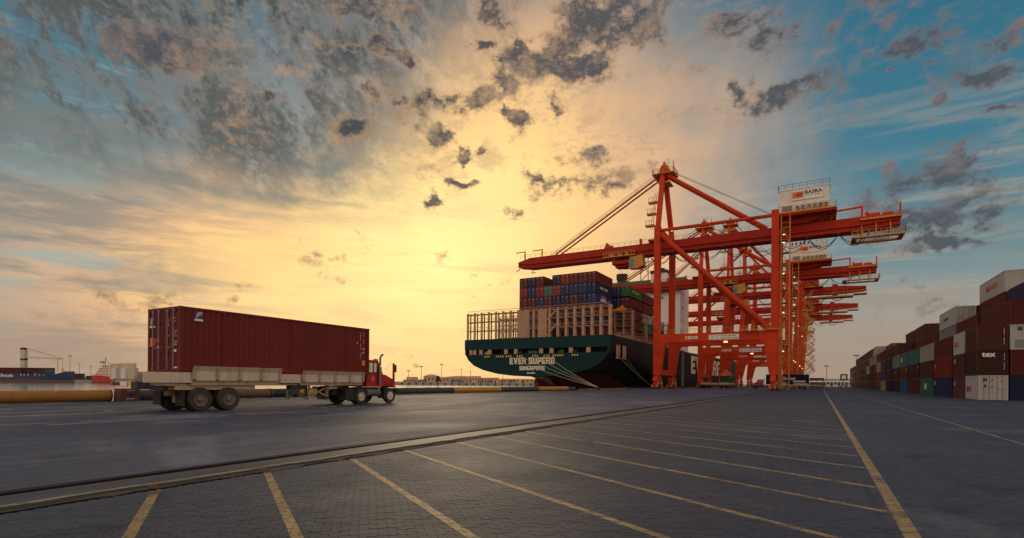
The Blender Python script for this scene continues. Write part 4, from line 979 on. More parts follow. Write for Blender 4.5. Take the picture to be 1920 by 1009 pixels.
def stext(s, h, x0, x1, z, y): 
    o = block_text(s, h, x1-x0, (x0, y, z-WZ), '-y', mat('ship_letter_white',(.80,.70,.52),.6,0,.1), ship); return o
stext('EVER SUPERB', 1.72, -6.6, 6.6, 6.2, -.26); stext('SINGAPORE', 1.08, -3.6, 3.8, 4.62, -.26)
S(MB().box(-1.4,-.7,-.275,-.24,3.75,4.02)).build('hull_mark', SIGNW, ship); S(MB().box(-.5,1.0,-.275,-.24,3.75,4.02)).build('hull_mark', SIGNW, ship)
block_text('EVERGREEN', 7.0, 88, (SH+.02, 92.0, 5.3-WZ), '+x', mat('ship_letter_white',(.8,.7,.52)), ship)
S(MB().prism([(3.0,2.6),(12,.6),(12,-9),(2.4,-9),(2.2,1.4)], 'x', -.55, .55)).build('rudder', HULLR, ship)
S(MB().prism([(7,.2),(22,-3),(40,-10),(40,-13),(7,-13)], 'x', -1.2, 1.2)).build('skeg', HULLR, ship)
S(MB().box(-SH+.05,SH-.05,.2,230,DK-.25,DK-.02)).build('main_deck', paint('deck_brown',(.10,.06,.045)), ship)
# shore side: deck edge, and black panels painting the shade of quarter openings
for a, b_ in ((4.0,6.4),(8.6,11.4)): S(MB().box(SH-.1,SH+.03,a,b_,8.3,10.9)).build('opening_panel', BLACK, ship)
for a in (4.3,5.9,9.2,10.6): S(MB().tube((SH+.12,a,8.2),(SH+.12,a,10.9),.28,8).box(SH,SH+.3,a-.35,a+.35,7.5,8.1)).build('side_roller', LASH, ship)
S(MB().rail([(SH-.2,6,DK),(SH-.2,75,DK)], 1.2, 2.0, .05)).build('deck_rail', LASH, ship)
for k in range(40): y = 8+k*1.9; S(MB().box(SH-1.6,SH-.4,y,y+random.uniform(.4,1.3),DK,DK+random.uniform(.3,1.1))).build('deck_gear', LASH, ship)
def lashing(y, x0, x1, n, levels, top, panels=(), diag=True, name='lashing_bridge', pw=.34):
    mb = MB()
    for z in levels:
        mb.box(x0-.3,x1+.3,y,y+1.4,z-.10,z+.06); mb.bar((x0,y-.08,z+.05),(x1,y-.08,z+.05),.12,.13); mb.bar((x0,y+.05,z+1.0),(x1,y+.05,z+1.0),.10); mb.bar((x0,y+.05,z+.55),(x1,y+.05,z+.55),.06)
    br = S(mb).build(name, LASH, ship)
    for i in range(n+1):
        x = x0+(x1-x0)*i/n
        S(MB().box(x-pw,x+pw,y-.14,y-.01,DK,top).box(x-.1,x+.1,y-.01,y+.2,DK,top).box(x-.14,x+.14,y+1.2,y+1.45,DK,top)).build('lashing_post', LASH, br)
    for (a, b_) in panels:
        m_ = MB(); corr_end(m_, y-.22, a, b_, DK, top-.2, .5, .12); m_.box(a,b_,y-.05,y+1.3,DK,top-.25); S(m_).build('panel', LASH, br)
    if diag:
        for (a, b_, za, zb) in ((-7.6,-5.0,DK+4.2,DK+2.0),(-7.6,-5.0,top-.5,DK+4.4),(3.9,6.4,DK+4.3,top-.6),(3.9,6.4,DK+.4,DK+3.2)):
            S(MB().bar((a,y-.2,za),(b_,y-.2,zb),.3)).build('brace', LASH, br)
    return br
lashing(.9, -20.9, 20.7, 18, (DK+2.45,DK+4.9,DK+7.0), 20.55, ((-4.6,-1.3),(1.2,3.8)))
for y in (18.0, 30.8, 43.6, 56.2):
    lashing(y, -20.9, 20.9, 17, (DK+1.9,DK+3.8,DK+5.7,DK+7.6), 21.2, diag=False, pw=.2)
# accommodation block, wings, funnel
AY = 79.2
ab = S(MB().box(-15.5,19.8,AY,AY+14.4,DK,37.9)).build('accommodation_block', SHIPW, ship)
wg = S(MB().box(-21.0,21.6,AY-1.5,AY+7,37.92,39.0)).build('bridge_wing', SHIPW, ship)
S(MB().prism([(-21.2,40.6),(-20.6,41.6),(-7,41.6),(-5.8,40.4),(9,40.4),(9,39.02),(-21.2,39.02)], 'y', AY-1.7, AY-1.4).box(9,21.7,AY-1.7,AY-1.4,39.02,40.4).box(21.4,21.8,AY-1.39,AY+7,39.02,40.4)).build('wing_bulwark', SHIPGN, wg)
tw = S(MB().box(9.3,15.3,AY-2,AY+4,36.2,42.6)).build('funnel_casing', SHIPW, ship)
S(MB().box(9.1,15.5,AY-2.2,AY+4.2,42.6,43.7).box(9.1,15.5,AY-2.2,AY+4.2,35.6,36.9)).build('casing_band', BLACK, tw); S(MB().tube((12.4,AY+1,43.7),(12.4,AY+1,44.8),1.5,14)).build('exhaust', BLACK, tw)
S(MB().box(11.2,12.6,AY-2.06,AY-1.9,37.4,42.0)).build('casing_window', GLASS, tw)
S(MB().tube((-3.2,AY+2,39.0),(-3.2,AY+2,42.2),1.9,16).tube((-3.2,AY+2,42.2),(-3.2,AY+2,44.2),2.2,16)).build('funnel', BLACK, ship, smooth=True)
for (x,z) in ((13.2,33.5),(16.2,33.3),(16.4,27.5),(13.3,21)): S(MB().tube((x,AY-.03,z),(x,AY+.1,z),.42,10)).build('porthole', BLACK, ab)
for y in (2.2,4.6): 
    for z in (34.5,29.3,24.6,20.2): S(MB().box(19.7,19.84,AY+y,AY+y+.6,z,z+1.3)).build('window', GLASS, ab)
S(MB().box(19.7,19.86,AY+6.4,AY+12,DK+2.5,DK+6.3)).build('side_door', BLACK, ab)
for k in range(9): S(MB().box(-14+k*3.5,-12.2+k*3.5,AY-.05,AY+.1,36.2,37.2)).build('window', GLASS, ab)
mb = MB()
for (a, b_) in (((4,40),(4,52)),((7,40),(7,50)),((4,50),(7,44)),((4,44),(7,50)),((-2,47.5),(9,48.5)),((4,41),(7,44)),((4,52),(4,55))): mb.bar((a[0],AY+3,a[1]),(b_[0],AY+3,b_[1]),.35)
mb.box(-3,0,AY+2,AY+4,46.5,47.0).bar((-1.5,AY+3,47),(-1.5,AY+3,50),.2); S(mb).build('radar_mast', SHIPW, ship)
S(MB().bar((-8,AY+60,DK),(-8,AY+60,32),.6)).build('foremast', SHIPW, ship)
gw = MB(); a, b_ = Vector((SXC+SH+.6,SY+75,12.6)), Vector((-41.3,SY+67,.5))
gw.bar(a, b_, .9, .12).rail([tuple(a),tuple(b_)], 1.1, 1.6, .04)
tag(gw.build('gangway', STEEL), 'grey gangway sloping down the ship side to the quay', 'gangway')
# deck cargo
def ship_stack(xr, y, z0, ncol, cols, tag_, H=2.74, W=2.48, vis=None):
    for c in range(ncol):
        for t, col in enumerate(cols[c]):
            if col is None: continue
            lab = f"{col} container in {tag_}, {NTH[c]} from the quay, {ORD[t+1]} tier"
            o = container(col, (xr-CW/2-c*W, y, z0+t*H), 12.19, 2.66, lab, 'containers stacked on the ship', 0, True, 0, 1.55)
            yield c, t, o
K = {'r':'dark red','b':'brown','d':'dark blue','n':'navy','g':'sea green','R':'red','G':'grey','o':'orange red','m':'mauve','B':'blue','e':'beige','v':'green','w':'white'}
c9 = ['brrdnr','bndndb','rbrdnb','rndndR','bdddnn','rrdrob','rrgbG','rdrdrr','bdrbnd','rnrrrb']
c9 = ['rbrdnr','bnrnnb','dbdrdb','brrdnR','bndnGn'[:5]+'n','rdrrob','nrdRgG'[:5],'rbdrRr','dnrbdn','rbrrRb']
c9 = ['rnrBnr','bdrndb','dbnrdr','rrbndR','bdnnon','dbrrgr'[:5],'nrrdRr','rbrrdn','bdrrRb']
w9 = [[K[ch] for ch in s] for s in c9]
c1 = {}
for c, t, o in ship_stack(-49.3, 127.6, DK+.4, 9, w9, 'the aft deck stack'): c1[(c,t)] = o
c2 = {}
for c, t, o in ship_stack(-45.6, 143.2, DK+.4, 4, [[K[x] for x in s] for s in ('rbrrrv'[:5]+'v'[:0]+'','rndnd','rbrne','rbrnd')], 'the second deck stack', H=3.0): c2[(c,t)] = o
for c, t, o in ship_stack(-45.6, 156.0, DK+.4, 3, [[K[x] for x in s] for s in ('rvGrr','rvGrr','rbGrr')], 'the third deck stack', H=3.0): c2[(c,t,3)] = o
for c, t, o in ship_stack(-45.6, 168.8, DK+.4, 2, [[K[x] for x in s] for s in ('rbG','rbv')], 'the fourth deck stack', H=2.8): pass
setm(c2[(0,4)], cpaint('green',1.55)); c2[(0,4)]['label'] = 'bright green container topping the second deck stack on its quay side'
text('EVERGREEN', .75, (CW/2+.012, 2.2, 1.2), '+x', SIGNY, c2[(0,4)], .02, w=6.5)
setm(c1[(0,4)], cpaint('navy',1.55)); setm(c1[(0,3)], cpaint('dark blue',1.55))
c1[(0,4)]['label'] = 'navy container with white lettering, aft deck stack, quay side'; c1[(0,3)]['label'] = 'blue container with big white letters, aft deck stack, quay side'
text('CMA CGM', .62, (CW/2+.012, 2.6, 1.2), '+x', SIGNW, c1[(0,4)], .03, w=5.5); text('APL', 1.0, (CW/2+.012, 3.0, .8), '+x', SIGNW, c1[(0,3)], .04, w=4.6); B('logo', SIGNR, c1[(0,3)], (CW/2-.01,CW/2+.012,3.6,7.0,2.0,2.4))
# mooring lines and bollards
bl = (-41.5, 109.4)
def bollard(x, y, lab):
    o = MB().lathe([(.0,.0),(.42,.0),(.38,.06),(.24,.12),(.2,.42),(.34,.5),(.36,.6),(.2,.68),(0,.7)], (0,0,0), 'z', 14).build('bollard', BLACK, None, (x,y,0), smooth=True)
    tag(o, lab, 'bollard', 'bollards along the quay edge')
bollard(bl[0], bl[1], 'black bollard holding the stern lines')
for i, y in enumerate((131, 152, 172, 192)): bollard(-41.5, y, ['first','second','third','fourth'][i]+' bollard past the stern lines on the quay edge')
ends = [(-3.4,-.5,OB-.6),(1.0,-.5,OB-.6),(4.4,-.5,OB-.6),(-6.9,-.5,OB-.6)]
for i, (x,y,z) in enumerate(ends):
    a = Vector((SXC+x, SY+y, z)); b_ = Vector((bl[0], bl[1], .45))
    mb = MB().path(catenary(a, b_, .25+.12*i, 14), .06, 5)
    tag(mb.build('mooring_rope', ROPE), f"pale mooring rope from the {NTH[[1,2,3,0][i]]} of the stern fairleads in use", 'rope', 'stern mooring lines')
for i, y in enumerate((4.9, 9.8)):
    mb = MB().path(catenary((SXC+SH+.3, SY+y, 8.2), (-41.5, 152, .5), .4+.25*i, 14), .06, 5)
    tag(mb.build('mooring_rope', ROPE), ['lower','upper'][i]+' of two spring lines running forward along the dark hull', 'rope', 'spring lines')
# bull rail blocks on the quay edge
mb = MB(); 
for k in range(46):
    y = 100+k*3.0; o = MB().box(-42.25,-41.95,y,y+2.1,.004,.22).build('edge_block', LINEK, apron)

# ------------------------------------------------------------------ floating hoses lying along the quay edge
HX = -41.45
def hose(y0, y1, m, lab, r=.37, wob=0):
    mb = MB(); pr = [(0,0),(r*.96,0),(r*1.0,.05)]
    L = y1-y0; n = max(4, int(L/1.2))
    for i in range(n+1): pr.append((r*(1+random.uniform(-.015,.015)), .05+(L-.1)*i/n))
    pr += [(r*.96,L),(0,L)]
    mb.lathe(pr, (0,0,0), 'y', 20); o = mb.build('floating_hose', m, None, (HX,y0,r+.02), smooth=True)
    tag(o, lab, 'hose', 'hose lengths along the quay edge')
    for f in (.0, 1.0):
        y = f*L; link('flange', shared('flange%s'%r, lambda: MB().lathe([(0,-.06),(r*1.07,-.06),(r*1.07,.06),(0,.06)], (0,0,0), 'y', 20).mesh('flange', STEEL)), o, (0,y+(.07 if f == 0 else -.07),0))
    return o
HY_ = paint('hose_yellow', (.50,.235,.02), rough=.6, streak=.3, vscale=1.5, dirt=(.2,.09,.02)); HO = paint('hose_ochre', (.36,.15,.02), rough=.7, streak=.4, vscale=1.5, dirt=(.12,.06,.02))
HG = paint('hose_grey', (.055,.052,.05), rough=.7, streak=.4, vscale=1.5, dirt=(.12,.1,.09)); HR = paint('hose_rust', (.16,.085,.05), rough=.8, streak=.6, vscale=2, dirt=(.05,.03,.02)); HN = paint('hose_navy', (.02,.024,.035), rough=.7)
hose(3, 17.6, HO, 'ochre yellow hose at the far left of the quay'); 
hg = hose(19.1, 25.6, HG, 'grey black hose right of the rusty block'); 
mb = MB()
for i in range(9): mb.lathe([(.375,-.02),(.41,0),(.375,.02)], (random.uniform(-.01,.01),2.0+i*.09+random.uniform(-.02,.02),0), 'y', 18)
mb.path(catenary((.36,2.2,-.1),(.5,2.9,-.33),.1,5),.02,4).build('rope_coil', ROPE, hg)
hose(25.7, 29.5, HR, 'rusty brown hose seen past the trailer wheels'); hose(29.6, 32.2, HN, 'short navy hose behind the trailer'); hose(32.3, 37.5, HY_, 'yellow hose behind the trailer legs'); hose(37.6, 42.5, HG, 'grey hose hidden behind the tractor')
hose(42.6, 56.0, HG, 'long grey hose right of the red tractor'); hose(56.1, 68.2, HY_, 'long yellow hose right of the red tractor'); hose(68.3, 80.0, HG, 'grey hose between two yellow ones'); hose(80.1, 92.6, HY_, 'last yellow hose before the ship stern'); hose(92.7, 96.0, HG, 'short dark end piece of the hose line', .31)
blk = MB().prism([(-.62,0),(.62,0),(.56,.86),(-.56,.86)], 'x', -.45, .45).build('mooring_block', paint('block_maroon',(.10,.03,.035),rough=.8,streak=.5,vscale=3), None, (-40.9,18.35,0))
tag(blk, 'rusty maroon block with a square hole between ochre and grey hoses', 'block')
B('hole', BLACK, blk, (.44,.462,-.09,.09,.34,.54)); B('stencil', paint('stencil',(.42,.25,.18)), blk, (.45,.463,-.24,.24,.70,.77), (.45,.463,-.26,.26,.14,.22))

# ------------------------------------------------------------------ yard tractor, trailer and its container
TX, TY = -26.75, 13.5
box = thing('shipping_container', 'dark maroon forty-foot container riding on the moving trailer', 'container', (TX, TY, 1.86))
CM = paint('container_maroon', (.158,.0175,.0140), spec=.25, rough=.6, streak=.34, vscale=.4, dirt=(.075,.014,.010)); CMD = paint('container_maroon_door', (.15,.015,.015), spec=.25, rough=.6, streak=.3, vscale=.8)
BL, BH, BW = 11.82, 3.02, 2.80
c_body(BL, BH, BW).build('body', CM, box); c_frame(BL, BH, BW).build('frame', CM, box)
for s in (-1, 1):
    d = c_door(BH, s, BW).build('door', CMD, box)
    for f in (.30, .72):
        x = s*(BW/2-.16)*f; mb = MB().tube((x,-.02,.1),(x,-.02,BH-.08),.032,8).box(x-.06,x+.06,-.05,.05,.12,.22).box(x-.06,x+.06,-.05,.05,BH-.24,BH-.14)
        mb.box(min(x,x+s*.34),max(x,x+s*.34),-.05,-.02,1.05+.2*f,1.1+.2*f); mb.build('lock_rod', mat('rod_grey',(.22,.17,.165),.5,.2), d)
    for z in (.35,.75,1.35,1.75,2.2,2.6): B('recess', BLACK, d, (s*.16 if s>0 else -.34, .34 if s>0 else -.16, .02,.05, z, z+.14))
def swoosh(parent, fx, y0, z0, w, h, facing):
    def bx(a,b_,c,d_,t): return (BW/2-.02, BW/2+t, y0+a, y0+b_, z0+c, z0+d_) if facing == '+x' else (y0+a, y0+b_, -t-.0, .05, z0+c, z0+d_)
    B('logo', SIGNB, parent, bx(0,w,h*.2,h,.010)); B('logo_band', SIGNW, parent, bx(0,w,0,h*.2,.011))
    mb = MB(); sw = [(.1,.36),(.3,.62),(.55,.74),(.9,.80),(.9,.70),(.6,.62),(.42,.50),(.3,.36)]; sw2 = [(.2,.72),(.45,.88),(.92,.94),(.92,.86),(.55,.80),(.34,.70)]
    for q in (sw, sw2):
        P = [(y0+a*w, z0+b_*h) for a,b_ in q]
        mb.prism(P, 'x', BW/2, BW/2+.016) if facing == '+x' else mb.prism(P, 'y', -.016, 0)
    mb.build('logo_swoosh', SIGNY, parent)
swoosh(box, 0, .66, 2.40, .38, .46, '+x'); swoosh(box, 0, -1.18, 2.1, .36, .5, '-y')
B('hazard_sticker', SIGNO, box, (-1.16,-.80,-.006,.05,1.25,1.62)); B('sticker', mat('sticker_red',(.5,.09,.05)), box, (-.62,-.34,-.006,.05,1.42,1.56)); B('sticker', SIGNW, box, (-.52,-.36,-.006,.05,1.12,1.24)); B('sticker', SIGNW, box, (.86,1.08,-.006,.05,.92,1.04)); B('sticker', SIGNW, box, (.95,1.15,-.006,.05,.16,.24))
for i, (z, w) in enumerate(((2.45,.3),(2.3,.28),(1.86,.4),(1.76,.34),(1.62,.38),(1.38,.4),(1.3,.36),(1.22,.38))):
    Bs('code_line', mat('code_pink',(.36,.20,.19)), box, (.78,.78+w,-.006,.05,z,z+.055))
Bs('code_line', CODE, box, (.30,.44,-.006,.05,2.36,2.46), (.30,.42,-.006,.05,2.12,2.3), (.32,.44,-.006,.05,1.66,1.72))
text('FSCU 807 214', .115, (BW/2+.002, 11.02, 2.62), '+x', CODE, box, .01, vertical=True); text('45 G1', .12, (BW/2+.002, 11.28, 2.62), '+x', CODE, box, .01, vertical=True)
B('hazard_sticker', SIGNO, box, (BW/2-.03,BW/2+.004,11.2,11.46,.62,.94)); B('hazard_sticker', SIGNO, box, (BW/2-.03,BW/2+.004,11.22,11.38,1.62,1.76)); B('hazard_sticker', SIGNO, box, (BW/2-.03,BW/2+.004,10.72,10.86,1.98,2.1)); B('sticker', CODE, box, (BW/2-.03,BW/2+.004,11.22,11.36,1.38,1.52))

def wheel(parent, x, y, r, w, rimm, side=1, n=30, name='wheel', deep=.10):
    o = MB().lathe([(r*.56,-w/2),(r*.92,-w/2),(r*.985,-w/2+.05),(r,-w*.18),(r,w*.18),(r*.985,w/2-.05),(r*.92,w/2),(r*.56,w/2),(r*.56,-w/2)], (0,0,0), 'x', n).build('tyre', TYRE, parent, (x,y,r), smooth=True)
    MB().lathe([(r*.57,side*w*.45),(r*.50,side*w*.40),(r*.46,side*(w/2-deep)),(r*.26,side*(w/2-deep*1.1)),(r*.22,side*(w/2-.01)),(r*.12,side*(w/2+.03)),(0,side*(w/2+.04))], (0,0,0), 'x', n).build('rim', rimm, o, smooth=True)
    mb = MB()
    for k in range(8):
        t = k*math.pi/4; mb.tube((side*(w/2-deep*1.1),r*.34*math.cos(t),r*.34*math.sin(t)),(side*(w/2-deep*.7),r*.34*math.cos(t),r*.34*math.sin(t)),.022,6)
    mb.build('wheel_nut', rimm, o)
    return o
trl = thing('container_trailer', 'cream terminal trailer with side guides carrying the maroon container', 'trailer', (TX, TY, 0))
mb = MB()
for s in (-1,1):
    x = s*.95; mb.box(x-.16,x+.16,-1.45,11.4,1.72,1.84).box(x-.03,x+.03,-1.45,11.4,1.3,1.72).box(x-.16,x+.16,-1.45,11.4,1.22,1.30)
for y in (-1.35,.4,2.5,4.6,6.5,8.6,11.0): mb.box(-1.36,1.36,y,y+.16,1.6,1.835)
mb.build('chassis_frame', CREAM, trl)
Bs('side_rail', CREAM, trl, (1.30,1.385,-1.5,.55,1.36,1.838), (1.30,1.385,5.2,6.6,1.36,1.838)); Bs('side_rail', CREAM, trl, (-1.385,-1.30,-1.5,11.3,1.36,1.838))
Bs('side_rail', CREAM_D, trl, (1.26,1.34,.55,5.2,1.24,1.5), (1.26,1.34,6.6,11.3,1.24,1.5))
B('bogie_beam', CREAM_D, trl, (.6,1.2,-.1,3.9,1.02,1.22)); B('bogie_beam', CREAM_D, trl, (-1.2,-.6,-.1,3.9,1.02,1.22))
MB().prism([(-.1,1.22),(.5,.75),(.9,.7),(1.1,1.22)], 'x', .62, .9).prism([(1.9,1.22),(2.1,.6),(2.7,.6),(2.9,1.22)], 'x', .62, .9).box(-1.2,1.2,.9,1.1,.48,.66).box(-1.2,1.2,2.3,2.5,.48,.66).box(-.62,.62,-.3,4.0,1.0,1.2).build('axle', paint('axle_brown',(.09,.065,.045)), trl)
MB().box(.15,.55,-.05,.35,.75,1.25).box(.3,.75,.25,.6,.42,.8).box(-.3,.0,-.1,.2,.95,1.2).build('brake_gear', paint('gear_brown',(.24,.17,.11)), trl)
for s in (-1,1):
    for (ya, yb, z0, z1, nr) in ((.55,5.2,1.46,2.14,5),(6.62,11.25,1.40,2.06,5)):
        x0 = s*1.42
        pr = [(x0,z0),(x0+s*.03,z0),(x0+s*.10,z1),(x0+s*.06,z1+.0)]
        gd = MB().prism([(x0,z0),(x0+s*.05,z0),(x0+s*.06,z0+.44),(x0+s*.20,z1),(x0+s*.15,z1),(x0+s*.01,z0+.44)], 'y', ya, yb).build('side_guide', CREAM, trl)
        for i in range(nr):
            y = ya+(yb-ya)*i/(nr-1); y = min(max(y, ya+.06), yb-.06)
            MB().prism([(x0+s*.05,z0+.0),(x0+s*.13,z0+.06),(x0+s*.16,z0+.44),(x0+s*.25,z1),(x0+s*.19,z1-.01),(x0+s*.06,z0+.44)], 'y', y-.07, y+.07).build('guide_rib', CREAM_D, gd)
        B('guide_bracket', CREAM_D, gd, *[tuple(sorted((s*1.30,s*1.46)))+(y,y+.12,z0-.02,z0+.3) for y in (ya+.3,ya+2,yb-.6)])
rg = B('rear_guide', CREAM, trl, (-1.25,.92,-1.64,-1.56,1.5,2.2), (-1.22,-1.14,-1.56,-1.47,1.5,2.2), (.8,.9,-1.56,-1.47,1.5,2.0), (-1.0,.8,-1.56,-1.47,1.36,1.55))
for x in (-.75, .12): B('guide_rib', WHITE, rg, (x-.18,x+.18,-1.72,-1.645,1.52,1.98))
B('rear_bumper', BLACK, trl, (-1.3,.74,-1.62,-1.52,1.22,1.36)); B('lamp_box', BLACK, trl, (.76,1.30,-1.70,-1.2,1.06,1.40))
B('tail_light', SIGNY, trl, (.42,.66,-1.65,-1.62,1.2,1.42)); B('number_plate', SIGNW, trl, (-.3,.3,-1.65,-1.62,1.22,1.4)); B('tail_light', SIGNR, trl, (-1.2,-1.0,-1.65,-1.62,1.22,1.38))
MB().path(catenary((1.3,-1.2,1.15),(1.0,.3,1.1),.12,8),.018,5).path(catenary((1.2,-1.2,1.25),(1.0,.2,1.2),.06,8),.018,5).build('air_hose', BLACK, trl)
for y in (1.0, 2.4):
    for x in (.79, 1.20): wheel(trl, x, y, .57, .36, RIM, 1)
    for x in (-.79, -1.20): wheel(trl, x, y, .57, .36, RIM, -1)
for s in (-1,1):
    MB().box(s*.95-.08,s*.95+.08,8.70,8.86,.5,1.3).box(s*.95-.12,s*.95+.12,8.64,8.92,.34,.42).build('landing_leg', paint('leg_brown',(.22,.15,.09),streak=.5), trl)
    MB().bar((s*.95,7.5,.45),(s*.95,7.5,1.25),.10).bar((s*.95,7.5,.5),(s*.95,8.7,1.1),.07).bar((s*.95,7.5,1.1),(s*.95,8.7,.6),.07).box(s*.95-.1,s*.95+.1,7.4,7.6,.36,.46).build('leg_brace', CREAM_D, trl)
B('tool_box', BLACK, trl, (.9,1.3,6.0,6.9,1.0,1.24))

tk = thing('yard_tractor', 'red terminal tractor pulling the cream trailer', 'truck', (TX, TY, 0))
mb = MB()
for s in (-1,1): mb.box(s*.42-.06,s*.42+.06,9.4,14.5,.72,1.02)
for y in (9.5,11.2,12.6,14.2): mb.box(-.42,.42,y,y+.15,.76,1.0)
mb.box(-1.1,1.1,11.2,11.4,.45,.62).box(-.9,.9,13.85,14.1,.45,.6).build('chassis', BLACK, tk)
for sx_ in (-1,1):
    B('mudguard', BLACK, tk, tuple(sorted((sx_*.72,sx_*1.3)))+(9.95,10.62,.30,.98))
MB().prism([(9.3,.62),(9.6,1.0),(11.9,1.14),(12.0,.98),(10.6,.55)], 'x', .55, .72).build('lift_arm', BLACK, tk); MB().prism([(9.3,.62),(9.6,1.0),(11.9,1.14),(12.0,.98),(10.6,.55)], 'x', -.72, -.55).build('lift_arm', BLACK, tk)
MB().prism([(9.2,.92),(9.5,1.16),(10.9,1.2),(10.9,1.12)], 'x', -.5, .5).build('fifth_wheel', STEEL, tk)
for s in (-1,1): B('ramp_plate', SIGNW, tk, tuple(sorted((s*.5,s*.62)))+(9.0,9.9,.98,1.14))
for x in (.80,1.12): wheel(tk, x, 11.32, .52, .28, RIMW, 1, deep=.14)
for x in (-.80,-1.12): wheel(tk, x, 11.32, .52, .28, RIMW, -1, deep=.14)
wheel(tk, 1.08, 14.0, .52, .3, RIMW, 1, deep=.03); wheel(tk, -1.08, 14.0, .52, .3, RIMW, -1, deep=.03)
CX0, CX1 = -1.18, 1.02
prof = [(11.98,1.12),(11.98,2.84),(12.10,2.90),(12.98,2.90),(13.10,2.82),(13.50,1.95),(13.50,1.12)]
# cab shell: back, roof, door sides with window openings, windscreen
cab = MB().box(CX0,CX1,11.98,12.06,1.12,2.84).box(CX0,CX1,12.0,13.04,2.80,2.90).box(CX0,CX1,12.0,13.5,1.12,1.2).build('cab', TRED, tk)
for x0, x1 in ((CX1-.06,CX1),(CX0,CX0+.06)):
    sd = MB().prism([(12.061,1.2),(12.061,2.0),(13.47,2.0),(13.5,1.95),(13.5,1.2)], 'x', x0, x1).prism([(12.061,2.001),(12.061,2.80),(12.22,2.80),(12.22,2.001)], 'x', x0, x1).prism([(12.221,2.70),(12.221,2.80),(13.05,2.80),(13.11,2.70)], 'x', x0, x1).prism([(12.94,2.001),(12.94,2.699),(13.11,2.699),(13.469,2.001)], 'x', x0, x1).build('door', TRED, cab)
    B('window', CGLASS, sd, (x0+.02,x1-.02,12.22,12.94,2.0,2.70)); B('window_bar', BLACK, sd, (x0-.01,x1+.01,12.60,12.63,2.0,2.70)); B('window_sill', BLACK, sd, (x0-.008,x1+.008,12.22,12.94,2.0,2.08))
MB().prism([(13.06,2.78),(13.10,2.80),(13.50,1.98),(13.46,1.96)], 'x', CX0+.08, CX1-.08).build('windscreen', CGLASS, cab)
B('rear_window', GLASS, cab, (CX0+.25,CX1-.25,11.965,11.985,1.9,2.7)); B('beacon', TRED, cab, (.3,.45,12.15,12.3,2.9,3.1)); B('seat', BLACK, cab, (-.6,.4,12.1,12.5,1.2,2.3))
B('cab_light', WHITE, cab, (.62,.84,13.0,13.2,2.92,3.0)); Bs('cab_mark', CODE, cab, (CX1,CX1+.006,12.46,12.52,1.52,1.78), (CX1,CX1+.006,12.60,12.66,1.52,1.78))
hood = MB().prism([(13.505,1.15),(13.505,1.95),(13.75,1.93),(14.55,1.60),(14.66,1.52),(14.70,1.40),(14.70,1.10),(14.5,1.10),(14.42,1.2),(13.7,1.2)], 'x', -1.1, 1.0).build('hood', TRED, tk)
for i in range(5): B('hood_louvre', paint('louvre_red',(.30,.008,.01)), hood, (.99,1.012,13.62+.0,14.5,1.26+i*.06,1.285+i*.06)) if i < 3 else None
B('front_bumper', BLACK, tk, (-1.2,1.22,14.5,14.82,.62,1.02)); B('headlight', SIGNW, tk, (.7,.95,14.70,14.73,1.15,1.3)); B('headlight', SIGNW, tk, (-1.0,-.75,14.70,14.73,1.15,1.3))
MB().tube((1.18,13.05,1.12),(1.18,13.05,1.35),.07,10).tube((1.18,13.05,1.35),(1.18,13.05,2.45),.105,14).tube((1.18,13.05,2.52),(1.18,13.05,3.05),.07,10).tube((1.18,13.05,3.05),(1.18,13.18,3.24),.07,10).tube((1.18,13.18,3.24),(1.18,13.30,3.28),.07,10).tube((1.18,13.05,1.12),(1.12,12.85,.8),.07,10).build('exhaust_stack', mat('exhaust_metal',(.22,.20,.18),.42,.6), tk, smooth=True)
MB().bar((1.12,14.42,1.55),(1.12,14.42,2.74),.11).build('mirror_post', TRED, tk); MB().box(1.06,1.24,14.50,14.58,2.12,2.62).bar((1.12,14.42,2.64),(1.15,14.54,2.6),.04).build('mirror', BLACK, tk)
MB().tube((.86,12.0,.74),(.86,13.2,.74),.26,16).build('fuel_tank', mat('tank_grey',(.16,.155,.15),.5,.3), tk, smooth=True)
MB().prism([(13.3,.35),(13.36,1.1),(13.9,1.16),(14.5,1.12),(14.5,1.06),(13.9,1.09),(13.46,1.02),(13.4,.35)], 'x', .72, 1.28).build('front_fender', BLACK, tk)
MB().box(.55,1.0,12.05,13.3,1.02,1.1).box(.95,1.25,12.3,12.8,.55,.6).build('step', BLACK, tk)

# small gear on the tractor and trailer
for s_ in (-1, 1):
    B('mud_flap', DARK, trl, tuple(sorted((s_*.62,s_*1.36)))+(.22,.26,.28,.95)); B('mud_flap', DARK, tk, tuple(sorted((s_*.66,s_*1.26)))+(10.66,10.70,.22,.8))
    for y in (5.5,6.0): B('side_reflector', SIGNO, trl, tuple(sorted((s_*1.383,s_*1.392)))+(y,y+.12,1.5,1.58))
for i, m_ in enumerate((SIGNR, SIGNY, BLACK)): MB().path(catenary((.2+.12*i,11.95,1.75),(.15+.12*i,11.25,1.55),.22+.05*i,8),.02,5).build('air_line', m_, tk)
MB().path([(CX1+.05,12.12,1.4),(CX1+.05,12.12,2.4)],.018,6).build('grab_rail', STEEL, tk); MB().path([(-1.0,13.6,2.0),(-1.0,13.6,2.5)],.02,5).box(-1.08,-.92,13.58,13.64,2.3,2.6).build('mirror', BLACK, tk)
B('grille', BLACK, tk, (-.7,.6,14.70,14.712,1.16,1.46)); B('number_plate', SIGNW, tk, (-.3,.25,14.82,14.83,.75,.88)); B('work_lamp', WHITE, tk, (.5,.66,11.92,11.98,2.72,2.84))
for y in (2.0,5.9,9.8): B('corner_weld', CM, box, (BW/2-.022,BW/2-.004,y,y+.02,.16,BH-.12))
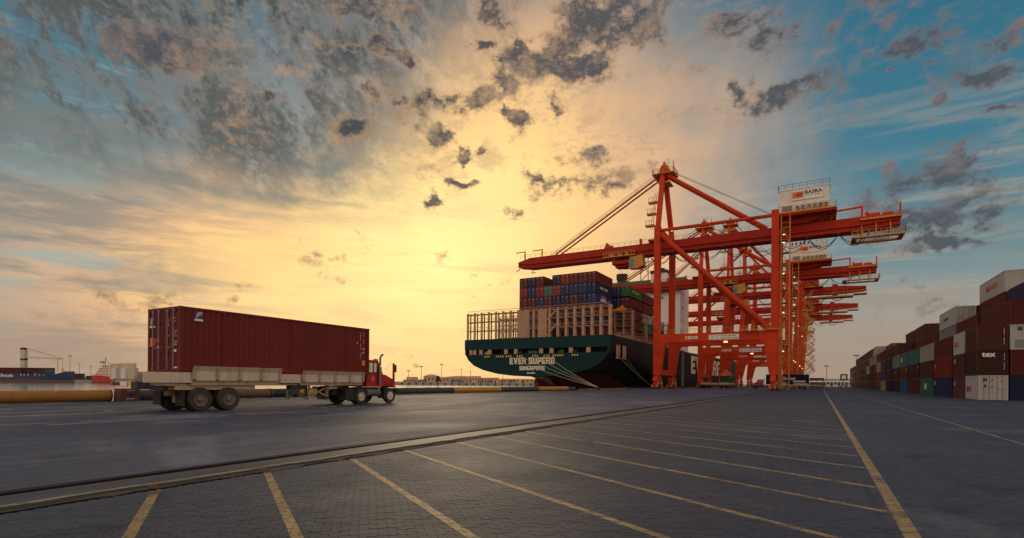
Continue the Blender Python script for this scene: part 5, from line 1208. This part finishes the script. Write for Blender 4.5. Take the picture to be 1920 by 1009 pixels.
# ------------------------------------------------------------------ far shore across the basin
FD = 660.0                                   # depth of the far quay wall; local x runs along it, local y away from us
def fx(px, d=FD): return (px-960)/1000*d
def fz(py, px, d=FD): return EYE+((716.5-py)/1000+.0075*(px-960)/1000)*d
def fpt(px, d): q = FV*d+RV*fx(px,d); return (q.x, q.y, 0)
SHOREM = mat('shore_ground', (.20,.155,.115), .9, 0, .4, .05); WALLM = mat('far_wall', (.34,.30,.25), .85, 0, .3, .08)
sh = struct('far_shore', MB().box(-3000,420,0,2600,-3.6,.2), SHOREM, None); sh.location = fpt(960,FD); sh.rotation_euler = (0,0,YAW)
ww = MB().box(-900,420,-1.2,-.02,-3.6,.5).build('quay_wall', WALLM, None, fpt(960,FD)); ww.rotation_euler = (0,0,YAW); tag(ww, 'pale concrete quay wall across the water', 'wall')
for k in range(19):
    px = 754+k*13.4; o = MB().lathe([(0,-.6),(.95,-.6),(1.15,0),(.95,.6),(0,.6)], (0,0,0), 'y', 10).build('fender', BLACK, ww, (fx(px),-1.9,-1.3))
TAN = mat('shed_tan', (.58,.38,.25), .8, 0, .2, .1); TAN2 = mat('shed_peach', (.72,.43,.29), .8, 0, .2, .1); ROOFM = mat('shed_roof', (.62,.45,.31), .7, 0, .2, .1); GRY = mat('shed_grey', (.30,.27,.24), .8, 0, .2, .1); WIN = mat('far_window', (.05,.05,.055), .4)
def shed(px0, px1, ytop, d, m, lab, gable=False, yeave=None, windows=0):
    x0, x1 = fx(px0,d), fx(px1,d); zt = fz(ytop,(px0+px1)/2,d); ze = zt if not gable else fz(yeave,(px0+px1)/2,d)
    xm = (x0+x1)/2; w = x1-x0
    t = thing('warehouse', lab, 'building', fpt((px0+px1)/2, d), YAW, 'low port buildings across the water')
    B('wall', m, t, (-w/2,w/2,0,18,0,ze))
    MB().prism([(-w/2-.6,ze+.02),(w/2+.6,ze+.02),(w*.12,zt+.3),(-w*.12,zt+.3)] if gable else [(-w/2-.4,ze+.02),(w/2+.4,ze+.02),(w/2+.4,ze+.5),(-w/2-.4,ze+.5)], 'y', -.5, 18.5).build('roof', ROOFM, t)
    for k in range(windows):
        x = -w/2+w*(k+.5)/windows; B('door' if k % 3 == 0 else 'window', WIN, t, (x-w/windows*.22,x+w/windows*.22,-.12,.1,.2 if k % 3 == 0 else ze*.45,ze*.75))
shed(762,779,707.5,690,TAN2,'small peach building just right of the red tractor hood',windows=4)
shed(794,822,702.5,720,TAN,'tan gabled shed across the water, left of the dark tree',True,706,4)
shed(822,905,705.5,760,TAN,'long low tan shed with sloping roof across the water',True,708.5,12)
shed(880,900,706,700,TAN2,'peach building standing in front of the long shed',windows=4)
shed(902,935,709,700,TAN,'wide low tan building right of the long shed',windows=6)
shed(938,975,711,700,TAN2,'low peach building close to the ship stern',windows=6)
shed(845,862,711,690,GRY,'small grey hut in front of the long shed',windows=2)
shed(976,1010,711.5,710,TAN,'low tan building partly behind the ship stern',windows=4)
for i, (a, b_, m) in enumerate(((756,768,TAN),(783,793,GRY),(866,878,TAN),(908,918,GRY),(925,940,TAN2),(955,966,GRY))):
    shed(a, b_, 712.6-.4*(i % 3), 675, m, f"{NTH[i]} tiny hut from the left along the far quay front", windows=2)
def mast(px, ytop, d, lab, head=2.2):
    zt = fz(ytop,px,d); t = thing('light_mast', lab, 'mast', fpt(px,d), YAW, 'floodlight masts across the water')
    MB().tube((0,0,0),(0,0,zt),.42,8,.2).build('pole', GRY, t); MB().box(-head,head,-.5,.5,zt-.2,zt+1.1).build('lamp_head', GRY, t)
for px, y, lab in ((766,696,'shortest floodlight mast above the small peach building'),(790,688,'floodlight mast above the left end of the tan gabled shed'),(828,684,'tallest floodlight mast over the long tan shed'),(865,693,'thin mast behind the middle of the long shed'),(943,702,'thin mast close to the ship stern'),(882,697,'thin mast over the peach building')): mast(px, y, 700, lab, 2.0 if px < 850 else .8)
# trees on the far bank
LEAF = mat('foliage', (.06,.075,.035), .9, 0, .5, 1)
def far_tree(px, d, h, w, lab):
    t = thing('tree', lab, 'tree', fpt(px,d), YAW, 'trees on the far bank'); r = random.Random(int(px*7))
    tm = MB().tube((0,0,0),(0,0,h*.5),.5,7,.25)
    for k in range(5): a = k*1.26; tm.tube((0,0,h*.35),(math.cos(a)*w*.3,math.sin(a)*w*.3,h*.7),.2,5,.08)
    tm.build('trunk', mat('bark',(.06,.045,.03),.9), t); mb = MB()
    for k in range(420):
        a = r.uniform(0,6.28); q = r.random()**.6; zz = r.uniform(.25,1); rad = w/2*math.sin(min(1,zz*.95)*2.6+.35)*(.6+.5*r.random())
        c = Vector((math.cos(a)*rad*q, math.sin(a)*rad*q, h*zz)); e1 = Vector((r.uniform(-1,1),r.uniform(-1,1),r.uniform(-1,1))).normalized()*r.uniform(.35,.8); e2 = Vector((r.uniform(-1,1),r.uniform(-1,1),r.uniform(-1,1))).normalized()*r.uniform(.35,.8)
        mb.poly([c-e1,c+e2,c+e1,c-e2],[(0,1,2,3)])
    mb.build('crown', LEAF, t)
far_tree(821, 684, 8.6, 7.6, 'dark round tree beside the tan gabled shed'); far_tree(871, 684, 5.2, 4.5, 'small tree in front of the long shed'); far_tree(1005, 684, 4.5, 5, 'low tree near the ship rudder')
# far container stacks behind the blue ship
for i, (px, n, d, cs) in enumerate(((66,3,700,['brown','grey','dark red']),(112,2,700,['brown','navy']),(120,4,690,['dark red','brown','navy','brown']),(140,3,690,['brown','brown','dark red']),(150,1,690,['blue']),(162,2,700,['sea green','sea green']),(172,2,700,['navy','brown']))):
    for k, c in enumerate(cs[:n]):
        q = fpt(px,d); o = container(c, (q[0],q[1],.2+k*2.7), 12.19, 2.66, f"{c} container, {ORD[k+1]} tier, {NTH[i]} pile from the left on the far quay", 'containers on the far quay', 0, True, YAW-R_(90))
mast(131, 668, 720, 'tall floodlight mast behind the blue cargo ship bow', 2.6); mast(170, 688, 760, 'short mast between the blue and the red ship', 1.2); mast(149, 684, 760, 'thin lattice mast right of the tall floodlight mast', .7)

# ------------------------------------------------------------------ blue cargo ship
BD = 600.0
def bx_(px): return fx(px,BD)
bs = thing('cargo_ship', 'dark blue cargo ship with deck crane at the far left', 'ship', fpt(136,BD), YAW)
ox = bx_(136)
def ship_hull(secs, mats, parent, name='hull'):
    mb = MB(); n = 4
    for sg in (1,-1):
        b0 = len(mb.v)
        for x, hb, zt, zm, fl in secs: mb.v += [(x,sg*hb,zt),(x,sg*hb*fl,zm),(x,sg*hb*fl*.97,WZ-1),(x,0,WZ-2)]
        for i in range(len(secs)-1):
            for j in range(3):
                a = b0+i*4+j; mb.f.append([a,a+1,a+5,a+4]); mb.mi.append(0 if j == 0 else 1)
    m = len(secs)
    for i in range(m-1): mb.f.append([i*4,(i+1)*4,m*4+(i+1)*4,m*4+i*4]); mb.mi.append(0)
    for i in (0,m-1): mb.f.append([i*4,i*4+1,i*4+2,i*4+3,m*4+i*4+2,m*4+i*4+1,m*4+i*4]); mb.mi.append(0)
    return mb.build(name, mats, parent)
NAVY = paint('ship_navy', (.022,.040,.105), streak=.3, vscale=.1); BOOT = paint('ship_boot', (.13,.055,.045), streak=.3, vscale=.1)
ztop = fz(705,60,BD)
ship_hull([(-150,9,ztop,-.2,1),(-60,9.5,ztop,-.2,1),(-28,9.3,ztop+.2,-.2,.96),(-14,7.5,ztop+2.0,-.2,.8),(-6,4.5,fz(697.5,128,BD),-.2,.6),(2.0,.6,fz(696.5,136,BD),-.2,.3)], [NAVY, BOOT], bs)
text('NAVIGATION', 2.6, (bx_(39)-ox-33,-9.62,fz(707.2,20,BD)), '-y', SIGNW, bs, .04, w=33)
cr = B('deck_crane_post', CREAM, bs, (bx_(41)-ox,bx_(48.5)-ox,-2.2,2.2,ztop,fz(656,45,BD)))
B('post_band', BLACK, cr, (bx_(41)-ox-.1,bx_(48.5)-ox+.1,-2.3,2.3,fz(675.5,45,BD),fz(672.5,45,BD))); B('crane_head', BLACK, cr, (bx_(40.5)-ox,bx_(47)-ox,-2,2,fz(656,45,BD)+.02,fz(652,45,BD)))
jz = fz(671,80,BD); MB().bar((bx_(48)-ox,0,fz(670,48,BD)),(bx_(117)-ox,0,fz(673,117,BD)),.9,1.3).build('crane_jib', CREAM, bs)
MB().tube((bx_(46)-ox,0,fz(652,46,BD)),(bx_(117)-ox,0,fz(672,117,BD)),.13,5).tube((bx_(46)-ox,1,fz(653,46,BD)),(bx_(100)-ox,1,fz(669,100,BD)),.12,5).tube((bx_(117)-ox,0,fz(673,117,BD)),(bx_(117)-ox,0,fz(690,117,BD)),.12,5).build('crane_rope', STEEL, bs)
MB().bar((bx_(108)-ox,0,fz(697,108,BD)),(bx_(108)-ox,0,fz(675,108,BD)),.5).bar((bx_(108)-ox,0,fz(675,108,BD)),(bx_(112)-ox,0,fz(674,112,BD)),.4).bar((bx_(117)-ox,0,fz(697,117,BD)),(bx_(117)-ox,0,fz(690,117,BD)),1.2).build('foremast', CREAM, bs)
for px in (12,16,33,52,58,65,78,86,94): B('deck_gear', CREAM, bs, (bx_(px)-ox-.5,bx_(px)-ox+.5,-8.5,-7.5,ztop,ztop+random.uniform(1.2,3)))
hatch = B('hatch_cover', NAVY, bs, (-90,-22,-8,8,ztop-.3,ztop+2.2))
cg = [(0,14,['brown','navy','red'],-1),(14,38,['brown','brown','dark red'],0),(49,64,['navy','brown','navy'],0),(64,78,['dark red','brown','navy'],0),(79,90,['blue','brown','dark red'],0),(91,107,['blue','teal','dark red'],0)]
for i, (a, b_, cs, _) in enumerate(cg):
    for k, c in enumerate(cs):
        q = FV*(BD-4)+RV*bx_((a+b_)/2+1)
        if (b_-a) > 20:
            for h, off in enumerate((-6.3, 6.3)):
                qq = q+RV*off; container(c, (qq.x-FV.x*0-RV.x*6.1, qq.y-RV.y*6.1, ztop+2.25+k*2.3), 12.19, 2.25, f"{c} container, {ORD[k+1]} tier, {NTH[i]} bay on the blue ship, {['left','right'][h]} one", 'containers on the blue ship', 0, True, YAW-R_(90))
        else:
            container(c, (q.x-RV.x*5, q.y-RV.y*5, ztop+2.25+k*2.3), 12.19 if False else 9.2, 2.25, f"{c} container, {ORD[k+1]} tier, {NTH[i]} bay on the blue ship", 'containers on the blue ship', 0, True, YAW-R_(90))

# ------------------------------------------------------------------ red ship
rs = thing('supply_ship', 'small red-hulled ship with pink white superstructure beside the trailer end', 'ship', fpt(178,BD), YAW); ox = bx_(178)
REDH = paint('ship_red', (.50,.018,.022), streak=.15, vscale=.2); PINKW = paint('ship_pink_white', (.72,.50,.38), streak=.1, vscale=.2)
ship_hull([(0,4.5,fz(704,180,BD),-1.9,1),(6,5.5,fz(705,185,BD),-1.9,1),(20,5.6,fz(706,200,BD),-1.9,1),(30,4.5,fz(705,215,BD),-1.9,.9),(38,.5,fz(702,224,BD),-1.9,.5)], [REDH, BOOT], rs)
zz = [fz(y,195,BD) for y in (704.5,699.5,695,690.5,686)]
for k, (a, b_) in enumerate(((184,213),(187,212),(189,211),(195,210))):
    u = B('superstructure_deck', PINKW, rs, (bx_(a)-ox,bx_(b_)-ox,-4.4+.4*k,4.4-.4*k,zz[k]+.002*k,zz[k+1]))
    for j in range(4 if k < 3 else 3): x = bx_(a)-ox+(bx_(b_)-bx_(a))*(j+.7)/(5 if k < 3 else 4); B('window', WIN, u, (x-.7,x+.7,-4.46+.4*k,-4.3+.4*k,zz[k]+1.2,zz[k]+2.3))
MB().prism([(bx_(189.5)-ox,zz[3]),(bx_(194.5)-ox,zz[3]),(bx_(194)-ox,fz(680,192,BD)),(bx_(190)-ox,fz(680,192,BD))], 'y', -1.5, 1.5).build('funnel', SHIPW, rs); B('funnel_cap', BLACK, rs, (bx_(189.4)-ox,bx_(194.6)-ox,-1.6,1.6,fz(680,192,BD),fz(678,192,BD)))
MB().bar((bx_(198)-ox,0,zz[4]),(bx_(198)-ox,0,fz(669.5,198,BD)),.4).bar((bx_(195.5)-ox,0,fz(674,198,BD)),(bx_(200.5)-ox,0,fz(674,198,BD)),.3).bar((bx_(203)-ox,0,zz[4]),(bx_(203)-ox,0,fz(677,198,BD)),.25).build('mast', STEEL, rs)
MB().rail([(0.5,-4.6,fz(704,180,BD)),(6,-5.4,fz(704.5,183,BD)),(28,-4.7,fz(705,215,BD))], 1.3, 2, .12).build('handrail', PINKW, rs)

# ------------------------------------------------------------------ traffic under the cranes
def small_wheels(t, xs, ys, r=.5):
    for y in ys:
        for x in xs: link('wheel', shared('sw%s'%r, lambda: MB().lathe([(0,-.28),(r*.9,-.28),(r,-.2),(r,.2),(r*.9,.28),(0,.28)], (0,0,0), 'x', 14).mesh('wheel', TYRE)), t, (x,y,r))
def flatbed(loc, rz, lab, L=12, m=CREAM):
    t = thing('container_trailer', lab, 'trailer', loc, rz)
    B('frame', m, t, (-1.25,1.25,0,L,1.15,1.4)); B('side_guide', m, t, (-1.4,-1.25,.3,4,1.2,1.75)); B('side_guide', m, t, (1.25,1.4,.3,4,1.2,1.75)); B('side_guide', m, t, (-1.4,-1.25,6,10,1.2,1.75)); B('side_guide', m, t, (1.25,1.4,6,10,1.2,1.75)); B('rear_guide', m, t, (-1.3,1.3,-.3,-.1,1.2,1.9))
    small_wheels(t, (-1,1), (1.2,2.5)); B('landing_leg', m, t, (-1,1,9,9.2,.4,1.15))
    return t
def cab_truck(loc, rz, lab, m=TRED):
    t = thing('yard_tractor', lab, 'truck', loc, rz)
    MB().prism([(0.6,1.0),(.6,2.9),(2.0,2.9),(2.4,1.95),(3.3,1.75),(3.4,1.0)], 'x', -1.1, 1.1).build('cab', m, t)
    for s in (-1.12,1.12): B('window', GLASS, t, (s-.02,s+.02,.9,1.9,2.0,2.7))
    MB().prism([(2.02,2.85),(2.06,2.86),(2.44,1.98),(2.40,1.97)], 'x', -.95, .95).build('windscreen', GLASS, t)
    B('chassis', BLACK, t, (-.5,.5,-2.6,3.5,.6,.98)); small_wheels(t, (-1,1), (-1.3,2.8)); B('bumper', BLACK, t, (-1.1,1.1,3.42,3.6,.5,1.0)); MB().tube((1.2,.4,1),(1.2,.4,3.3),.1,8).build('exhaust_stack', STEEL, t)
    return t
flatbed((-31.2,176,0), R_(-4), 'empty cream trailer parked under the second crane'); flatbed((-33.6,188,0), R_(-4), 'cream trailer standing left of the one under the second crane')
flatbed((-27.4,186,0), R_(-3), 'trailer under the green container'); container('green', (-27.4,186,1.42), 12.19, 2.7, 'green container on a trailer beneath the hanging orange spreader', 'containers under the cranes', 1, True, R_(-3))
flatbed((-2.9,182.5,0), R_(90), 'trailer under the dark blue lettered container'); cm = container('navy', (-2.9,182.5,1.42), 11.6, 3.0, 'dark blue container with white lettering crossing behind the crane leg', 'containers under the cranes', 1, True, R_(90))
text('CMA CGM', .72, (-CW/2-.012, 8.0-.2, 1.35), '-x', SIGNW, cm, .03, w=4.2)
B('stripe', SIGNW, cm, (-CW/2-.02,-CW/2+.0,.9,4.2,.85,1.15)); B('stripe', mat('stripe_grey',(.3,.32,.36)), cm, (-CW/2-.02,-CW/2+.0,.9,4.2,.5,.75)); MB().prism([(5.6,.55),(7.2,.7),(7.3,.9),(6.2,.72)], 'x', -CW/2-.02, -CW/2).build('logo', SIGNW, cm)
cab_truck((-14.8,182.5,0), R_(90), 'red tractor pulling the dark blue lettered container'); cab_truck((-27.8,202,0), R_(-3), 'red tractor ahead of the green container')
tb = thing('timber_stack', 'stack of brown lashing timber beside the dark blue container', 'timber', (-.9,184,YZ))
for k in range(3):
    for j in range(4): B('beam', WOOD, tb, (-1.9,1.9,-1.6+j*.82,-.9+j*.82,.18+k*1.22,1.02+k*1.22))
    for x in (-1.5,0,1.5): B('bearer', WOOD, tb, (x-.12,x+.12,-1.7,1.7,k*1.22,.175+k*1.22))
# far end of the quay
def block(x0,x1,y,h,m,lab,nw):
    t = thing('gate_building', lab, 'building', ((x0+x1)/2,y,YZ), 0); w = (x1-x0)/2; B('wall', m, t, (-w,w,0,10,0,h)); B('roof', GRY, t, (-w-.4,w+.4,-.4,10.4,h+.01,h+.5))
    for k in range(nw): x = -w+(k+.5)*2*w/nw; B('window' if k % 2 else 'door', WIN, t, (x-.9,x+.9,-.1,.1,.3 if k % 2 == 0 else 1.4,3.2))
block(1.5,20.5,470,5.2,WHITE,'long low white building at the end of the quay',8); block(22,34,480,4.6,TAN,'tan building at the end of the quay beside the container yard',5)
def pole_light(x,y,h,lab):
    t = thing('light_mast', lab, 'mast', (x,y,YZ), 0, 'light masts at the end of the quay'); MB().tube((0,0,0),(0,0,h),.3,8,.15).build('pole', GRY, t); B('lamp_head', GRY, t, (-1.6,1.6,-.4,.4,h-.3,h+.6))
pole_light(4.0,460,15,'slim light mast over the white building at the quay end'); pole_light(19.8,405,20,'light mast rising behind the far container stacks')
sg = thing('sign_board', 'boxy sign on a post at the end of the quay', 'sign', (13,400,YZ)); MB().tube((0,0,0),(0,0,4.2),.15,8).build('post', GRY, sg); B('board', BLACK, sg, (-2,2,-.3,.3,4.2,8.2)); B('board_face', SIGNW, sg, (-1.2,1.2,-.34,-.29,5,7.4))
car = thing('parked_car', 'white car parked at the end of the quay', 'car', (11,345,YZ), R_(90))
MB().prism([(-2.3,.35),(-2.3,.95),(-1.5,1.05),(-.8,1.5),(.8,1.5),(1.5,1.0),(2.3,.85),(2.3,.35)], 'x', -.9, .9).build('body', SHIPW, car); MB().prism([(-1.3,1.05),(-.75,1.42),(.75,1.42),(1.3,1.02)], 'x', -.92, .92).build('window', GLASS, car); small_wheels(car, (-.75,.75), (-1.4,1.4), .34)
